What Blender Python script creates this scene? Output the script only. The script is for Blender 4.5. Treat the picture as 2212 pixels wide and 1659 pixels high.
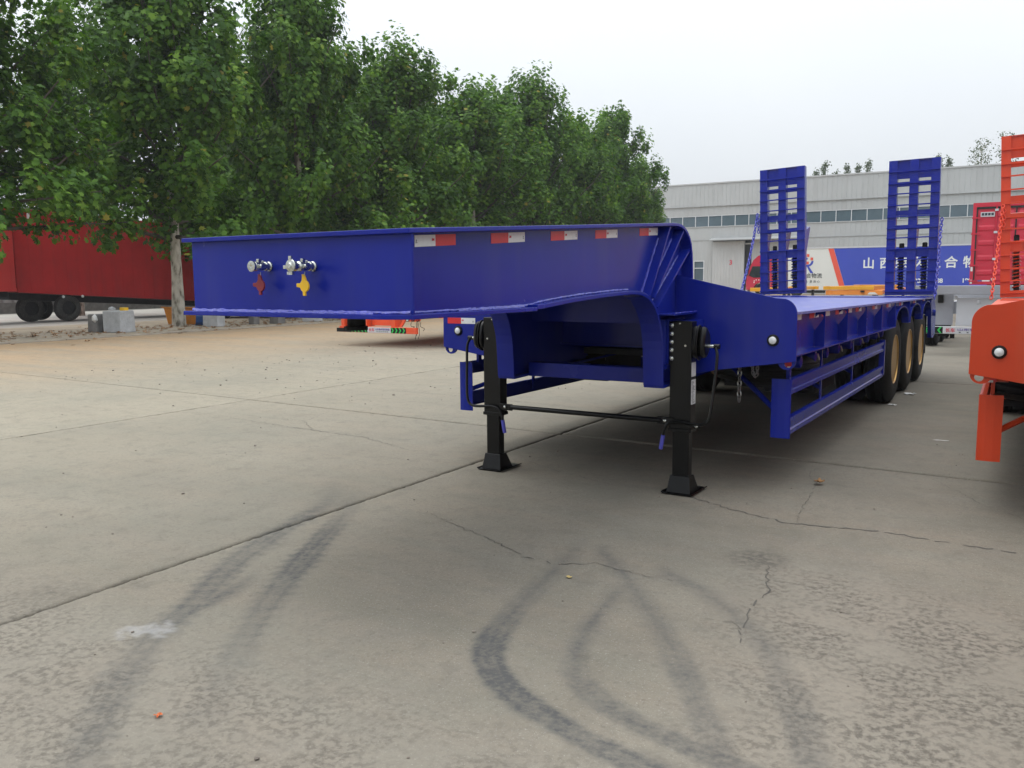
import bpy, bmesh, math, random
import numpy as np
from mathutils import Vector, Matrix

for o in list(bpy.data.objects):
    bpy.data.objects.remove(o)
sc = bpy.context.scene
COL = sc.collection
R = math.radians
random.seed(7)

# ------------------------------------------------------------------ camera
cam = bpy.data.cameras.new('Camera')
camo = bpy.data.objects.new('Camera', cam)
COL.objects.link(camo)
CX, CY, CZ = 2.9367, -2.8634, 1.5375
YAW, PIT, ROL, FPX = 0.5516, 0.1210, -0.0068, 1857.6
Fv = Vector((-math.sin(YAW) * math.cos(PIT), math.cos(YAW) * math.cos(PIT), -math.sin(PIT)))
Rv = Vector((math.cos(YAW), math.sin(YAW), 0))
Uv = Rv.cross(Fv)
R2 = Rv * math.cos(ROL) + Uv * math.sin(ROL)
U2 = -Rv * math.sin(ROL) + Uv * math.cos(ROL)
camo.matrix_world = Matrix(((R2.x, U2.x, -Fv.x, CX), (R2.y, U2.y, -Fv.y, CY), (R2.z, U2.z, -Fv.z, CZ), (0, 0, 0, 1)))
cam.sensor_fit = 'HORIZONTAL'
cam.sensor_width = 36
cam.lens = FPX / 2212 * 36
cam.clip_start = 0.05
cam.clip_end = 3000
sc.camera = camo

# ------------------------------------------------------------------ sky, sun, exposure
SUN_EL, SUN_AZ = R(70), R(-100)          # azimuth measured from +Y towards +X
w = bpy.data.worlds.new('World')
sc.world = w
w.use_nodes = True
wn, wl = w.node_tree.nodes, w.node_tree.links
wn.clear()
wo = wn.new('ShaderNodeOutputWorld')
bg = wn.new('ShaderNodeBackground')
sky = wn.new('ShaderNodeTexSky')
sky.sky_type = 'NISHITA'
sky.sun_disc = False
sky.sun_elevation = SUN_EL
sky.sun_rotation = SUN_AZ
sky.dust_density = 6
sky.air_density = 1.5
tc = wn.new('ShaderNodeTexCoord')
cn = wn.new('ShaderNodeTexNoise')       # faint unevenness of the overcast
cn.inputs['Scale'].default_value = 1.6
cn.inputs['Detail'].default_value = 4
cr = wn.new('ShaderNodeValToRGB')
cr.color_ramp.elements[0].position = .3
cr.color_ramp.elements[0].color = (.93, .95, .98, 1)
cr.color_ramp.elements[1].position = .7
cr.color_ramp.elements[1].color = (1.04, 1.04, 1.04, 1)
# standard overcast sky: luminance rises evenly from the horizon to the zenith
sz = wn.new('ShaderNodeSeparateXYZ')
wl.new(tc.outputs['Generated'], sz.inputs[0])
oc = wn.new('ShaderNodeMapRange')
oc.inputs['From Min'].default_value = 0
oc.inputs['From Max'].default_value = 1
oc.inputs['To Min'].default_value = 8.1
oc.inputs['To Max'].default_value = 24
wl.new(sz.outputs['Z'], oc.inputs['Value'])
ovc = wn.new('ShaderNodeVectorMath')
ovc.operation = 'SCALE'
tint = wn.new('ShaderNodeVectorMath')
tint.operation = 'MULTIPLY'
tint.inputs[1].default_value = (.96, 1.0, 1.04)
mx = wn.new('ShaderNodeMix')
mx.data_type = 'RGBA'
mx.inputs[0].default_value = 0.9        # cloud cover
wl.new(tc.outputs['Generated'], cn.inputs['Vector'])
wl.new(cn.outputs['Fac'], cr.inputs['Fac'])
wl.new(sky.outputs['Color'], mx.inputs[6])
wl.new(cr.outputs['Color'], tint.inputs[0])
wl.new(tint.outputs[0], ovc.inputs[0])
wl.new(oc.outputs['Result'], ovc.inputs['Scale'])
wl.new(ovc.outputs[0], mx.inputs[7])
wl.new(mx.outputs[2], bg.inputs['Color'])
bg.inputs['Strength'].default_value = 0.09
wl.new(bg.outputs['Background'], wo.inputs['Surface'])

sl = bpy.data.lights.new('sun', 'SUN')
sl.energy = 1.5
sl.angle = R(65)
sl.color = (1, .96, .9)
so = bpy.data.objects.new('sun', sl)
COL.objects.link(so)
sd = Vector((math.sin(SUN_AZ) * math.cos(SUN_EL), math.cos(SUN_AZ) * math.cos(SUN_EL), math.sin(SUN_EL)))
so.rotation_euler = sd.to_track_quat('Z', 'Y').to_euler()
so.location = sd * 60

vs = sc.view_settings
vs.view_transform = 'Standard'
vs.look = 'None'
vs.gamma = 1
vs.use_curve_mapping = False
vs.exposure = 0.05
sc.cycles.use_adaptive_sampling = True
sc.cycles.adaptive_threshold = .02
sc.cycles.max_bounces = 5
sc.cycles.diffuse_bounces = 3
sc.cycles.glossy_bounces = 3
sc.cycles.transmission_bounces = 3
sc.cycles.caustics_reflective = False
sc.cycles.caustics_refractive = False

# ------------------------------------------------------------------ material helpers
def newmat(name):
    m = bpy.data.materials.new(name)
    m.use_nodes = True
    n = m.node_tree.nodes
    return m, n, m.node_tree.links, n['Principled BSDF']

def paint(name, col, rough=.35, var=.12, scale=3., metal=0., bump=.0, bscale=60., coat=0., dirt=None, spec=.5, ripple=0., streak=False):
    """painted / plain surface: base colour with large soft variation, fine grain and optional dust"""
    m, n, l, p = newmat(name)
    t = n.new('ShaderNodeTexCoord')
    nz = n.new('ShaderNodeTexNoise')
    nz.inputs['Scale'].default_value = scale
    nz.inputs['Detail'].default_value = 6
    nz.inputs['Roughness'].default_value = .6
    l.new(t.outputs['Object'], nz.inputs['Vector'])
    cr = n.new('ShaderNodeValToRGB')
    a = tuple(c * (1 - var) for c in col)
    b = tuple(min(1, c * (1 + var)) for c in col)
    cr.color_ramp.elements[0].position = .3
    cr.color_ramp.elements[1].position = .7
    cr.color_ramp.elements[0].color = (*a, 1)
    cr.color_ramp.elements[1].color = (*b, 1)
    l.new(nz.outputs['Fac'], cr.inputs['Fac'])
    out = cr.outputs['Color']
    if dirt:
        n2 = n.new('ShaderNodeTexNoise')
        n2.inputs['Scale'].default_value = scale * 4
        n2.inputs['Detail'].default_value = 8
        if streak:                       # rain-washed dust runs down the plates
            sm = n.new('ShaderNodeMapping')
            sm.inputs['Scale'].default_value = (1, 1, .12)
            l.new(t.outputs['Object'], sm.inputs['Vector'])
            l.new(sm.outputs['Vector'], n2.inputs['Vector'])
        else:
            l.new(t.outputs['Object'], n2.inputs['Vector'])
        r2 = n.new('ShaderNodeValToRGB')
        r2.color_ramp.elements[0].position = .5
        r2.color_ramp.elements[1].position = .8
        r2.color_ramp.elements[1].color = (dirt[3],) * 3 + (1,)
        l.new(n2.outputs['Fac'], r2.inputs['Fac'])
        mm = n.new('ShaderNodeMix')
        mm.data_type = 'RGBA'
        l.new(r2.outputs['Color'], mm.inputs[0])
        l.new(out, mm.inputs[6])
        mm.inputs[7].default_value = (*dirt[:3], 1)
        out = mm.outputs[2]
    l.new(out, p.inputs['Base Color'])
    rr = n.new('ShaderNodeMapRange')
    rr.inputs['To Min'].default_value = max(.03, rough * .8)
    rr.inputs['To Max'].default_value = min(1, rough * 1.25)
    l.new(nz.outputs['Fac'], rr.inputs['Value'])
    l.new(rr.outputs['Result'], p.inputs['Roughness'])
    p.inputs['Metallic'].default_value = metal
    p.inputs['Specular IOR Level'].default_value = spec
    p.inputs['Coat Weight'].default_value = coat
    p.inputs['Coat Roughness'].default_value = .12
    if ripple:
        nr_ = n.new('ShaderNodeTexNoise')
        nr_.inputs['Scale'].default_value = 4
        nr_.inputs['Detail'].default_value = 2
        l.new(t.outputs['Object'], nr_.inputs['Vector'])
        br = n.new('ShaderNodeBump')
        br.inputs['Strength'].default_value = ripple
        br.inputs['Distance'].default_value = .02
        l.new(nr_.outputs['Fac'], br.inputs['Height'])
    if bump:
        nb = n.new('ShaderNodeTexNoise')
        nb.inputs['Scale'].default_value = bscale
        nb.inputs['Detail'].default_value = 3
        l.new(t.outputs['Object'], nb.inputs['Vector'])
        bp = n.new('ShaderNodeBump')
        bp.inputs['Strength'].default_value = bump
        bp.inputs['Distance'].default_value = .01
        l.new(nb.outputs['Fac'], bp.inputs['Height'])
        if ripple:
            l.new(br.outputs['Normal'], bp.inputs['Normal'])
        l.new(bp.outputs['Normal'], p.inputs['Normal'])
    return m

M = {}
M['blue'] = paint('blue_paint', (.0072, .017, .232), .25, .12, 1.2, bump=.04, bscale=35, dirt=(.06, .065, .2, .25), spec=.24, ripple=.06, streak=True)
M['blue_deck'] = paint('blue_deck_sheen', (.085, .1, .34), .42, .15, 2.2, bump=.08, bscale=25, dirt=(.33, .32, .4, .6))  # sky sheen on the deck put into a paler blue, plus dust
M['weld'] = paint('painted_weld', (.05, .06, .42), .22, .25, 30, bump=.6, bscale=120, coat=.6)
M['red'] = paint('red_orange_paint', (.54, .05, .013), .32, .1, 1.5, bump=.04, bscale=35, dirt=(.55, .12, .06, .35), spec=.35, ripple=.06, streak=True)
M['red_deck'] = paint('red_deck_sheen', (.62, .1, .05), .45, .12, 2.2, bump=.08, bscale=25, dirt=(.5, .4, .36, .6))  # paler red carries the deck's sky sheen, plus dust
M['red_weld'] = paint('red_weld', (.7, .07, .03), .25, .2, 30, bump=.6, bscale=120)
M['black'] = paint('black_enamel', (.003, .003, .0032), .3, .2, 8, bump=.04, spec=.3)
M['matblack'] = paint('matt_black', (.008, .008, .008), .65, .2, 8, spec=.3)
M['rubber'] = paint('tyre_rubber', (.009, .009, .009), .75, .25, 9, bump=.2, bscale=60, dirt=(.06, .055, .05, .25), spec=.3)
M['old_rubber'] = paint('dusty_rubber', (.03, .029, .028), .8, .25, 6, bump=.2, dirt=(.16, .14, .12, .5))
M['gold'] = paint('gold_rim_paint', (.52, .32, .11), .36, .15, 6, metal=.8, bump=.1, bscale=30)
M['chrome'] = paint('bright_zinc', (.5, .52, .49), .26, .2, 40, metal=1., bump=.15, bscale=70)
M['steel'] = paint('plain_steel', (.42, .42, .42), .35, .2, 30, metal=.9)
M['tape_red'] = paint('tape_red', (.62, .02, .025), .35, .08, 20)
M['tape_white'] = paint('tape_white', (.72, .74, .73), .4, .05, 40)
M['print_red'] = paint('print_red', (.6, .01, .05), .5)
M['print_dark'] = paint('print_dark', (.02, .03, .04), .5)
M['print_white'] = paint('print_white', (.75, .77, .75), .5, .04)
M['print_purple'] = paint('print_purple', (.12, .08, .3), .5)
M['sticker'] = paint('paper_sticker', (.6, .61, .6), .55, .12, 25)
M['yellow'] = paint('yellow_plastic', (.8, .47, .012), .4, .06, 12)
M['maroon'] = paint('dull_red_plastic', (.2, .012, .02), .45, .15, 12)
M['blue_grip'] = paint('violet_blue_grip', (.07, .07, .42), .5, .12, 12)
M['lens'] = paint('lamp_lens', (.7, .72, .72), .18, .15, 50, bump=.3, bscale=90)
M['lens_red'] = paint('lamp_lens_red', (.35, .01, .015), .15, .15, 50)
M['grey_paint'] = paint('grey_paint', (.32, .33, .36), .45, .1, 1.5, dirt=(.18, .17, .16, .35))
M['grey_light'] = paint('light_grey_paint', (.55, .56, .58), .45, .06, 2)
M['orange'] = paint('orange_paint', (.72, .085, .025), .4, .08, 2)
M['green'] = paint('reflective_green', (.03, .5, .09), .4, .08, 20)
M['container_red'] = paint('container_red', (.46, .02, .022), .5, .15, .8, dirt=(.22, .03, .03, .4), spec=.3, streak=True)
M['container_lit'] = paint('container_lit_red', (.55, .03, .028), .5, .1, .8)  # brighter copy of the container red, painted as the lit end
M['door_red'] = paint('door_red', (.55, .018, .045), .4, .1, 1.2)
M['gasket'] = paint('black_gasket', (.015, .013, .013), .7)
M['chassis'] = paint('dark_chassis', (.018, .018, .02), .7, .3, 3, dirt=(.07, .06, .055, .35), spec=.3)
M['concrete_block'] = paint('block_concrete', (.42, .43, .44), .9, .18, 5, bump=.4, bscale=30, dirt=(.2, .19, .18, .6))
M['dark_block'] = paint('dark_block_concrete', (.16, .155, .15), .9, .3, 5, bump=.4, bscale=30, dirt=(.08, .075, .07, .6))  # darker, mottled tone for the dark blocks and fence base
M['sheet_orange'] = paint('orange_sheet', (.62, .24, .025), .5, .12, 3, dirt=(.25, .12, .03, .5))
M['sheet_blue'] = paint('blue_sheet', (.03, .1, .32), .35, .15, 3)
M['box_white'] = paint('trailer_white', (.68, .69, .66), .45, .04, .5)
M['box_blue'] = paint('trailer_blue', (.03, .06, .44), .4, .06, .5)
M['box_red'] = paint('trailer_stripe', (.75, .09, .05), .4, .05, .5)
M['cab_red'] = paint('cab_red', (.5, .025, .06), .25, .06, 1, coat=.5)
M['glass'] = paint('dark_glass', (.02, .028, .03), .06, .3, .8)
M['window_glass'] = paint('hall_glass', (.085, .125, .15), .12, .3, .35)  # base raised to blue-grey, sky reflection put into the colour
M['frame_white'] = paint('window_frame', (.62, .64, .66), .5, .05)
M['hall'] = paint('hall_cladding', (.42, .432, .43), .55, .05, .4, dirt=(.3, .295, .285, .35), streak=True)
M['hall_dark'] = paint('hall_trim', (.36, .37, .37), .5, .08, .6)
M['hall_white'] = paint('hall_gutter', (.46, .47, .47), .5, .05, .6)
M['dark_room'] = paint('dark_interior', (.02, .022, .022), .9)
M['yellow_frame'] = paint('yellow_frame_paint', (.75, .36, .02), .4, .08, 2)
M['orange_frame'] = paint('orange_frame_paint', (.78, .26, .04), .4, .08, 2)
M['fence'] = paint('fence_sheet', (.32, .31, .31), .6, .12, 1.5)
M['car_white'] = paint('car_white', (.62, .63, .63), .25, .04, 2, coat=.6)
M['crack'] = paint('crack_dirt', (.085, .078, .068), .95, .3, 20)
M['joint'] = paint('joint_dirt', (.06, .055, .05), .95, .3, 8)
M['leaf_brown'] = paint('dry_leaf', (.3, .15, .05), .7, .45, 15)
M['leaf_orange'] = paint('orange_leaf', (.55, .14, .04), .7, .3, 15)
M['leaf_straw'] = paint('straw_leaf', (.5, .38, .15), .7, .3, 15)
M['paper'] = paint('white_scrap', (.7, .7, .68), .7, .08, 10)
M['stone'] = paint('pebble', (.17, .145, .12), .9, .4, 6)
M['litter'] = paint('leaf_litter', (.28, .155, .07), .8, .6, 1.5)

def bark_mat():
    m, n, l, p = newmat('plane_bark')
    t = n.new('ShaderNodeTexCoord')
    v = n.new('ShaderNodeTexNoise')
    v.inputs['Scale'].default_value = 7
    v.inputs['Detail'].default_value = 4
    mp = n.new('ShaderNodeMapping')
    mp.inputs['Scale'].default_value = (1, 1, .45)
    l.new(t.outputs['Object'], mp.inputs['Vector'])
    l.new(mp.outputs['Vector'], v.inputs['Vector'])
    cr = n.new('ShaderNodeValToRGB')
    e = cr.color_ramp.elements
    e[0].position, e[0].color = .36, (.13, .11, .085, 1)
    e[1].position, e[1].color = .6, (.5, .47, .4, 1)
    x = e.new(.46); x.color = (.36, .335, .28, 1)
    l.new(v.outputs['Fac'], cr.inputs['Fac'])
    l.new(cr.outputs['Color'], p.inputs['Base Color'])
    p.inputs['Roughness'].default_value = .85
    b = n.new('ShaderNodeBump')
    b.inputs['Strength'].default_value = .5
    b.inputs['Distance'].default_value = .02
    l.new(v.outputs['Fac'], b.inputs['Height'])
    l.new(b.outputs['Normal'], p.inputs['Normal'])
    return m
M['bark'] = bark_mat()
M['limb'] = paint('limb_bark', (.075, .065, .05), .9, .3, 5)

def leaf_mat(name, stops):
    m, n, l, p = newmat(name)
    at = n.new('ShaderNodeAttribute')
    at.attribute_name = 'rnd'
    cr = n.new('ShaderNodeValToRGB')
    e = cr.color_ramp.elements
    e[0].position, e[0].color = stops[0][0], (*stops[0][1], 1)
    e[1].position, e[1].color = stops[-1][0], (*stops[-1][1], 1)
    for q, c in stops[1:-1]:
        x = e.new(q); x.color = (*c, 1)
    l.new(at.outputs['Fac'], cr.inputs['Fac'])
    l.new(cr.outputs['Color'], p.inputs['Base Color'])
    p.inputs['Roughness'].default_value = .6
    p.inputs['Specular IOR Level'].default_value = .18
    tr = n.new('ShaderNodeBsdfTranslucent')
    g = n.new('ShaderNodeMix'); g.data_type = 'RGBA'; g.blend_type = 'MULTIPLY'
    g.inputs[0].default_value = 1
    l.new(cr.outputs['Color'], g.inputs[6])
    g.inputs[7].default_value = (1.3, 1.5, .6, 1)
    l.new(g.outputs[2], tr.inputs['Color'])
    ms = n.new('ShaderNodeMixShader')
    ms.inputs[0].default_value = .32
    l.new(p.outputs[0], ms.inputs[1])
    l.new(tr.outputs[0], ms.inputs[2])
    l.new(ms.outputs[0], n['Material Output'].inputs['Surface'])
    return m
M['leaf'] = leaf_mat('plane_leaves', [(0, (.025, .07, .01)), (.5, (.08, .175, .02)), (.9, (.185, .31, .04)), (1, (.27, .24, .042))])
M['poplar'] = leaf_mat('poplar_leaves', [(0, (.05, .075, .045)), (.6, (.075, .105, .06)), (1, (.1, .13, .07))])

def concrete_mat(name, marks):
    m, n, l, p = newmat(name)
    geo = n.new('ShaderNodeNewGeometry')
    P = geo.outputs['Position']
    def noise(scale, det=6, rough=.6, vec=None):
        x = n.new('ShaderNodeTexNoise')
        x.inputs['Scale'].default_value = scale
        x.inputs['Detail'].default_value = det
        x.inputs['Roughness'].default_value = rough
        l.new(vec or P, x.inputs['Vector'])
        return x.outputs['Fac']
    def ramp(fac, a, b, ca=(0, 0, 0), cb=(1, 1, 1)):
        x = n.new('ShaderNodeValToRGB')
        x.color_ramp.elements[0].position = a
        x.color_ramp.elements[1].position = b
        x.color_ramp.elements[0].color = (*ca, 1)
        x.color_ramp.elements[1].color = (*cb, 1)
        l.new(fac, x.inputs['Fac'])
        return x.outputs['Color']
    def mix(fac, a, b, mode='MIX'):
        x = n.new('ShaderNodeMix')
        x.data_type = 'RGBA'
        x.blend_type = mode
        for s, v in ((0, fac), (6, a), (7, b)):
            if isinstance(v, (int, float)):
                x.inputs[s].default_value = v
            elif isinstance(v, tuple):
                x.inputs[s].default_value = (*v, 1)
            else:
                l.new(v, x.inputs[s])
        return x.outputs[2]
    def mul(a, b):
        x = n.new('ShaderNodeMath'); x.operation = 'MULTIPLY'
        for i, v in enumerate((a, b)):
            if isinstance(v, (int, float)): x.inputs[i].default_value = v
            else: l.new(v, x.inputs[i])
        return x.outputs[0]
    mp = n.new('ShaderNodeMapping')           # streaks along the yard
    mp.inputs['Scale'].default_value = (.35, 1.6, 1)
    l.new(P, mp.inputs['Vector'])
    base = mix(ramp(noise(.75, 8, .68), .36, .66), (.142, .13, .102), (.212, .195, .156))
    base = mix(ramp(noise(1.3, 8, .7, mp.outputs['Vector']), .42, .75), base, (.205, .172, .132))
    base = mix(mul(ramp(noise(2.6, 8, .72), .5, .78), .55), base, (.175, .162, .14))
    base = mix(mul(ramp(noise(26, 6, .75), .52, .76), .5), base, (.15, .136, .118))     # fine spots
    base = mix(mul(ramp(noise(90, 3, .6), .58, .75), .35), base, (.55, .53, .49))      # grit
    base = mix(mul(ramp(noise(11, 7, .75), .5, .72), .4), base, (.16, .148, .128))
    base = mix(mul(ramp(noise(160, 2, .5), .66, .74), .6), base, (.5, .49, .46))
    # sandy dust swept to the tree side of the yard
    sx = n.new('ShaderNodeSeparateXYZ')
    l.new(P, sx.inputs[0])
    mr = n.new('ShaderNodeMapRange')
    mr.inputs['From Min'].default_value = -9
    mr.inputs['From Max'].default_value = -17
    l.new(sx.outputs['X'], mr.inputs['Value'])
    dust = mul(mr.outputs['Result'], ramp(noise(.8, 7, .65, mp.outputs['Vector']), .2, .55))
    DUST = dust
    mr2 = n.new('ShaderNodeMapRange')  # open yard painted paler, as lit; darker base near the trailers keeps their shade
    mr2.inputs['From Min'].default_value = .5
    mr2.inputs['From Max'].default_value = -6
    l.new(sx.outputs['X'], mr2.inputs['Value'])
    base = mix(mul(mr2.outputs['Result'], .7), base, (.325, .292, .222))
    base = mix(mul(ramp(noise(.55, 6, .65), .48, .66), .35), base, (.168, .172, .142))
    base = mix(DUST, base, (.40, .275, .16))
    base = mix(mul(ramp(noise(1.7, 9, .78, mp.outputs['Vector']), .5, .72), .45), base, (.2, .18, .148))
    base = mix(mul(ramp(noise(5.5, 8, .78), .5, .68), .5), base, (.135, .122, .098))
    base = mix(mul(ramp(noise(38, 5, .72), .53, .66), .5), base, (.11, .099, .082))
    hgt = noise(60, 5, .7)
    if marks:
        def attr(nm):
            x = n.new('ShaderNodeAttribute')
            x.attribute_name = nm
            return x.outputs['Fac']
        pit = attr('pit')
        # exposed, worn aggregate: dark little pits between paler islands
        pn = ramp(noise(30, 6, .66), .46, .6)
        big = ramp(noise(3.2, 5), .32, .55)
        pitf = mul(mul(pit, pn), mul(big, 1.0))
        base = mix(mul(pit, .35), base, (.27, .238, .195))
        base = mix(pitf, base, (.062, .055, .046))
        base = mix(mul(pit, .3), base, (.25, .222, .182))
        mk = attr('mark')
        mkf = mul(mul(mk, 2.5), mul(ramp(noise(7, 7, .75), .3, .62, (.3, .3, .3), (1, 1, 1)), ramp(noise(45, 4, .7), .35, .6, (.55, .55, .55), (1, 1, 1))))
        base = mix(mkf, base, (.075, .075, .073))
        wh = mul(attr('white'), ramp(noise(14, 6, .7), .32, .5))
        base = mix(mul(wh, .4), base, (.4, .4, .4))
        oil = mul(attr('stain'), ramp(noise(18, 6, .7), .38, .6))
        base = mix(oil, base, (.07, .064, .055))
        hh = n.new('ShaderNodeMath'); hh.operation = 'SUBTRACT'
        l.new(hgt, hh.inputs[0]); l.new(mul(pitf, 1.6), hh.inputs[1])
        hgt = hh.outputs[0]
    oi = n.new('ShaderNodeObjectInfo')        # every slab was cast from its own batch
    mo = n.new('ShaderNodeMapRange')
    mo.inputs['To Min'].default_value = .95
    mo.inputs['To Max'].default_value = 1.05
    l.new(oi.outputs['Random'], mo.inputs['Value'])
    base = mix(1.0, base, mo.outputs['Result'], 'MULTIPLY')
    l.new(base, p.inputs['Base Color'])
    p.inputs['Roughness'].default_value = .88
    p.inputs['Specular IOR Level'].default_value = .3
    b = n.new('ShaderNodeBump')
    b.inputs['Strength'].default_value = .45
    b.inputs['Distance'].default_value = .006
    l.new(hgt, b.inputs['Height'])
    l.new(b.outputs['Normal'], p.inputs['Normal'])
    return m
M['concrete'] = concrete_mat('yard_concrete', False)
M['concrete_near'] = concrete_mat('yard_concrete_near', True)
M['verge'] = paint('verge_soil', (.34, .29, .22), .95, .25, .8, bump=.5, bscale=12, dirt=(.24, .15, .08, .7))
M['kerb'] = paint('dusty_kerb', (.34, .3, .245), .95, .2, 2.5, bump=.4, bscale=30, dirt=(.27, .19, .12, .7))
M['road'] = paint('far_road', (.4, .38, .34), .9, .12, .5)

# ------------------------------------------------------------------ mesh helpers
class MB:
    def __init__(s):
        s.v, s.f, s.mi = [], [], []
        s.cur = 0
    def add(s, vs, fs):
        o = len(s.v)
        s.v += [tuple(x) for x in vs]
        for f in fs:
            s.f.append([i + o for i in f])
            s.mi.append(s.cur)
        return s
    def mat(s, i):
        s.cur = i
        return s
    def box(s, x0, x1, y0, y1, z0, z1):
        v = [(x, y, z) for x in (x0, x1) for y in (y0, y1) for z in (z0, z1)]
        return s.add(v, [(0, 1, 3, 2), (4, 6, 7, 5), (0, 4, 5, 1), (2, 3, 7, 6), (0, 2, 6, 4), (1, 5, 7, 3)])
    def prism(s, poly, ax, a, b):
        n = len(poly)
        def P(p, t):
            return {'X': (t, p[0], p[1]), 'Y': (p[0], t, p[1]), 'Z': (p[0], p[1], t)}[ax]
        v = [P(p, a) for p in poly] + [P(p, b) for p in poly]
        f = [list(range(n)), list(range(2 * n - 1, n - 1, -1))]
        f += [(i, i + n, (i + 1) % n + n, (i + 1) % n) for i in range(n)]
        return s.add(v, f)
    def sheet(s, path, t, ax, a, b):
        """bent plate: polyline path in the plane across axis ax, thickness t to its left"""
        off = []
        n = len(path)
        for i in range(n):
            p0, p1 = path[max(0, i - 1)], path[min(n - 1, i + 1)]
            dx, dy = p1[0] - p0[0], p1[1] - p0[1]
            L = math.hypot(dx, dy) or 1
            off.append((path[i][0] - dy / L * t, path[i][1] + dx / L * t))
        def P(p, q):
            return {'X': (q, p[0], p[1]), 'Y': (p[0], q, p[1]), 'Z': (p[0], p[1], q)}[ax]
        v, f = [], []
        for i in range(n):
            v += [P(path[i], a), P(path[i], b), P(off[i], b), P(off[i], a)]
        for i in range(n - 1):
            for k in range(4):
                f.append((4 * i + k, 4 * i + (k + 1) % 4, 4 * i + 4 + (k + 1) % 4, 4 * i + 4 + k))
        f += [(3, 2, 1, 0), (4 * n - 4, 4 * n - 3, 4 * n - 2, 4 * n - 1)]
        return s.add(v, f)
    def tube(s, pts, r, n=10, cap=True):
        pts = [Vector(p) for p in pts]
        rs = r if isinstance(r, (list, tuple)) else [r] * len(pts)
        v, f = [], []
        up = None
        for i, p in enumerate(pts):
            d = (pts[min(i + 1, len(pts) - 1)] - pts[max(i - 1, 0)])
            if d.length < 1e-9:
                d = Vector((0, 0, 1))
            d.normalize()
            if up is None:
                up = Vector((0, 0, 1)) if abs(d.z) < .9 else Vector((1, 0, 0))
            a = d.cross(up)
            if a.length < 1e-6:
                a = d.cross(Vector((1, .3, 0)))
            a.normalize()
            b = d.cross(a)
            up = -b if (-b).dot(up) > 0 else b
            for k in range(n):
                t = 2 * math.pi * k / n
                v.append(p + (a * math.cos(t) + b * math.sin(t)) * rs[i])
        for i in range(len(pts) - 1):
            for k in range(n):
                f.append((i * n + k, i * n + (k + 1) % n, (i + 1) * n + (k + 1) % n, (i + 1) * n + k))
        if cap:
            f.append(list(range(n - 1, -1, -1)))
            f.append([(len(pts) - 1) * n + k for k in range(n)])
        return s.add(v, f)
    def lathe(s, prof, c, ax, n=32, close=False):
        """prof: (along, radius) pairs round axis ax through c"""
        v, f = [], []
        for (t, r) in prof:
            for k in range(n):
                a = 2 * math.pi * k / n
                u, w_ = r * math.cos(a), r * math.sin(a)
                v.append({'X': (c[0] + t, c[1] + u, c[2] + w_), 'Y': (c[0] + u, c[1] + t, c[2] + w_), 'Z': (c[0] + u, c[1] + w_, c[2] + t)}[ax])
        m_ = len(prof)
        for i in range(m_ if close else m_ - 1):
            j = (i + 1) % m_
            for k in range(n):
                f.append((i * n + k, i * n + (k + 1) % n, j * n + (k + 1) % n, j * n + k))
        if not close:
            if prof[0][1] > 1e-6: f.append(list(range(n - 1, -1, -1)))
            if prof[-1][1] > 1e-6: f.append([(m_ - 1) * n + k for k in range(n)])
        return s.add(v, f)
    def mesh(s, name, mats, smooth=False):
        me = bpy.data.meshes.new(name)
        me.from_pydata(s.v, [], s.f)
        for m in (mats if isinstance(mats, (list, tuple)) else [mats]):
            me.materials.append(m)
        if len(set(s.mi)) > 1:
            me.polygons.foreach_set('material_index', s.mi)
        bm = bmesh.new()
        bm.from_mesh(me)
        bmesh.ops.recalc_face_normals(bm, faces=bm.faces)
        bm.to_mesh(me)
        bm.free()
        if smooth:
            me.polygons.foreach_set('use_smooth', [True] * len(me.polygons))
            try:
                me.set_sharp_from_angle(angle=R(38))
            except Exception:
                pass
        return me
    def build(s, name, mat, parent=None, smooth=False, bevel=0):
        return link(name, s.mesh(name, mat, smooth), parent, bevel)

def link(name, me, parent=None, bevel=0):
    o = bpy.data.objects.new(name, me)
    COL.objects.link(o)
    if parent is not None:
        o.parent = parent
    if bevel:
        b = o.modifiers.new('bevel', 'BEVEL')
        b.width = bevel
        b.segments = 2
        b.limit_method = 'ANGLE'
        b.angle_limit = R(40)
    return o

def tag(o, label=None, cat=None, group=None, kind=None):
    for k, v in (('label', label), ('category', cat), ('group', group), ('kind', kind)):
        if v:
            o[k] = v
    return o

def empty(name, loc=(0, 0, 0), rz=0, label=None, cat=None, group=None):
    o = bpy.data.objects.new(name, None)
    o.empty_display_size = .2
    COL.objects.link(o)
    o.location = loc
    o.rotation_euler = (0, 0, rz)
    return tag(o, label, cat, group)

def copy_tree(o, parent=None):
    c = o.copy()
    COL.objects.link(c)
    c.parent = parent
    for ch in list(o.children):
        copy_tree(ch, c)
    return c

def bead(path, r, seed=0, step=.018):
    """irregular painted weld bead"""
    rr = random.Random(seed)
    pts = []
    P = [Vector(p) for p in path]
    for a, b in zip(P[:-1], P[1:]):
        n = max(2, int((b - a).length / step))
        for i in range(n):
            pts.append(a.lerp(b, i / n))
    pts.append(P[-1])
    q = [p + Vector((rr.uniform(-1, 1), rr.uniform(-1, 1), rr.uniform(-1, 1))) * r * .22 for p in pts]
    return MB().tube(q, [r * rr.uniform(.6, 1.3) for _ in q], 6)

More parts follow.
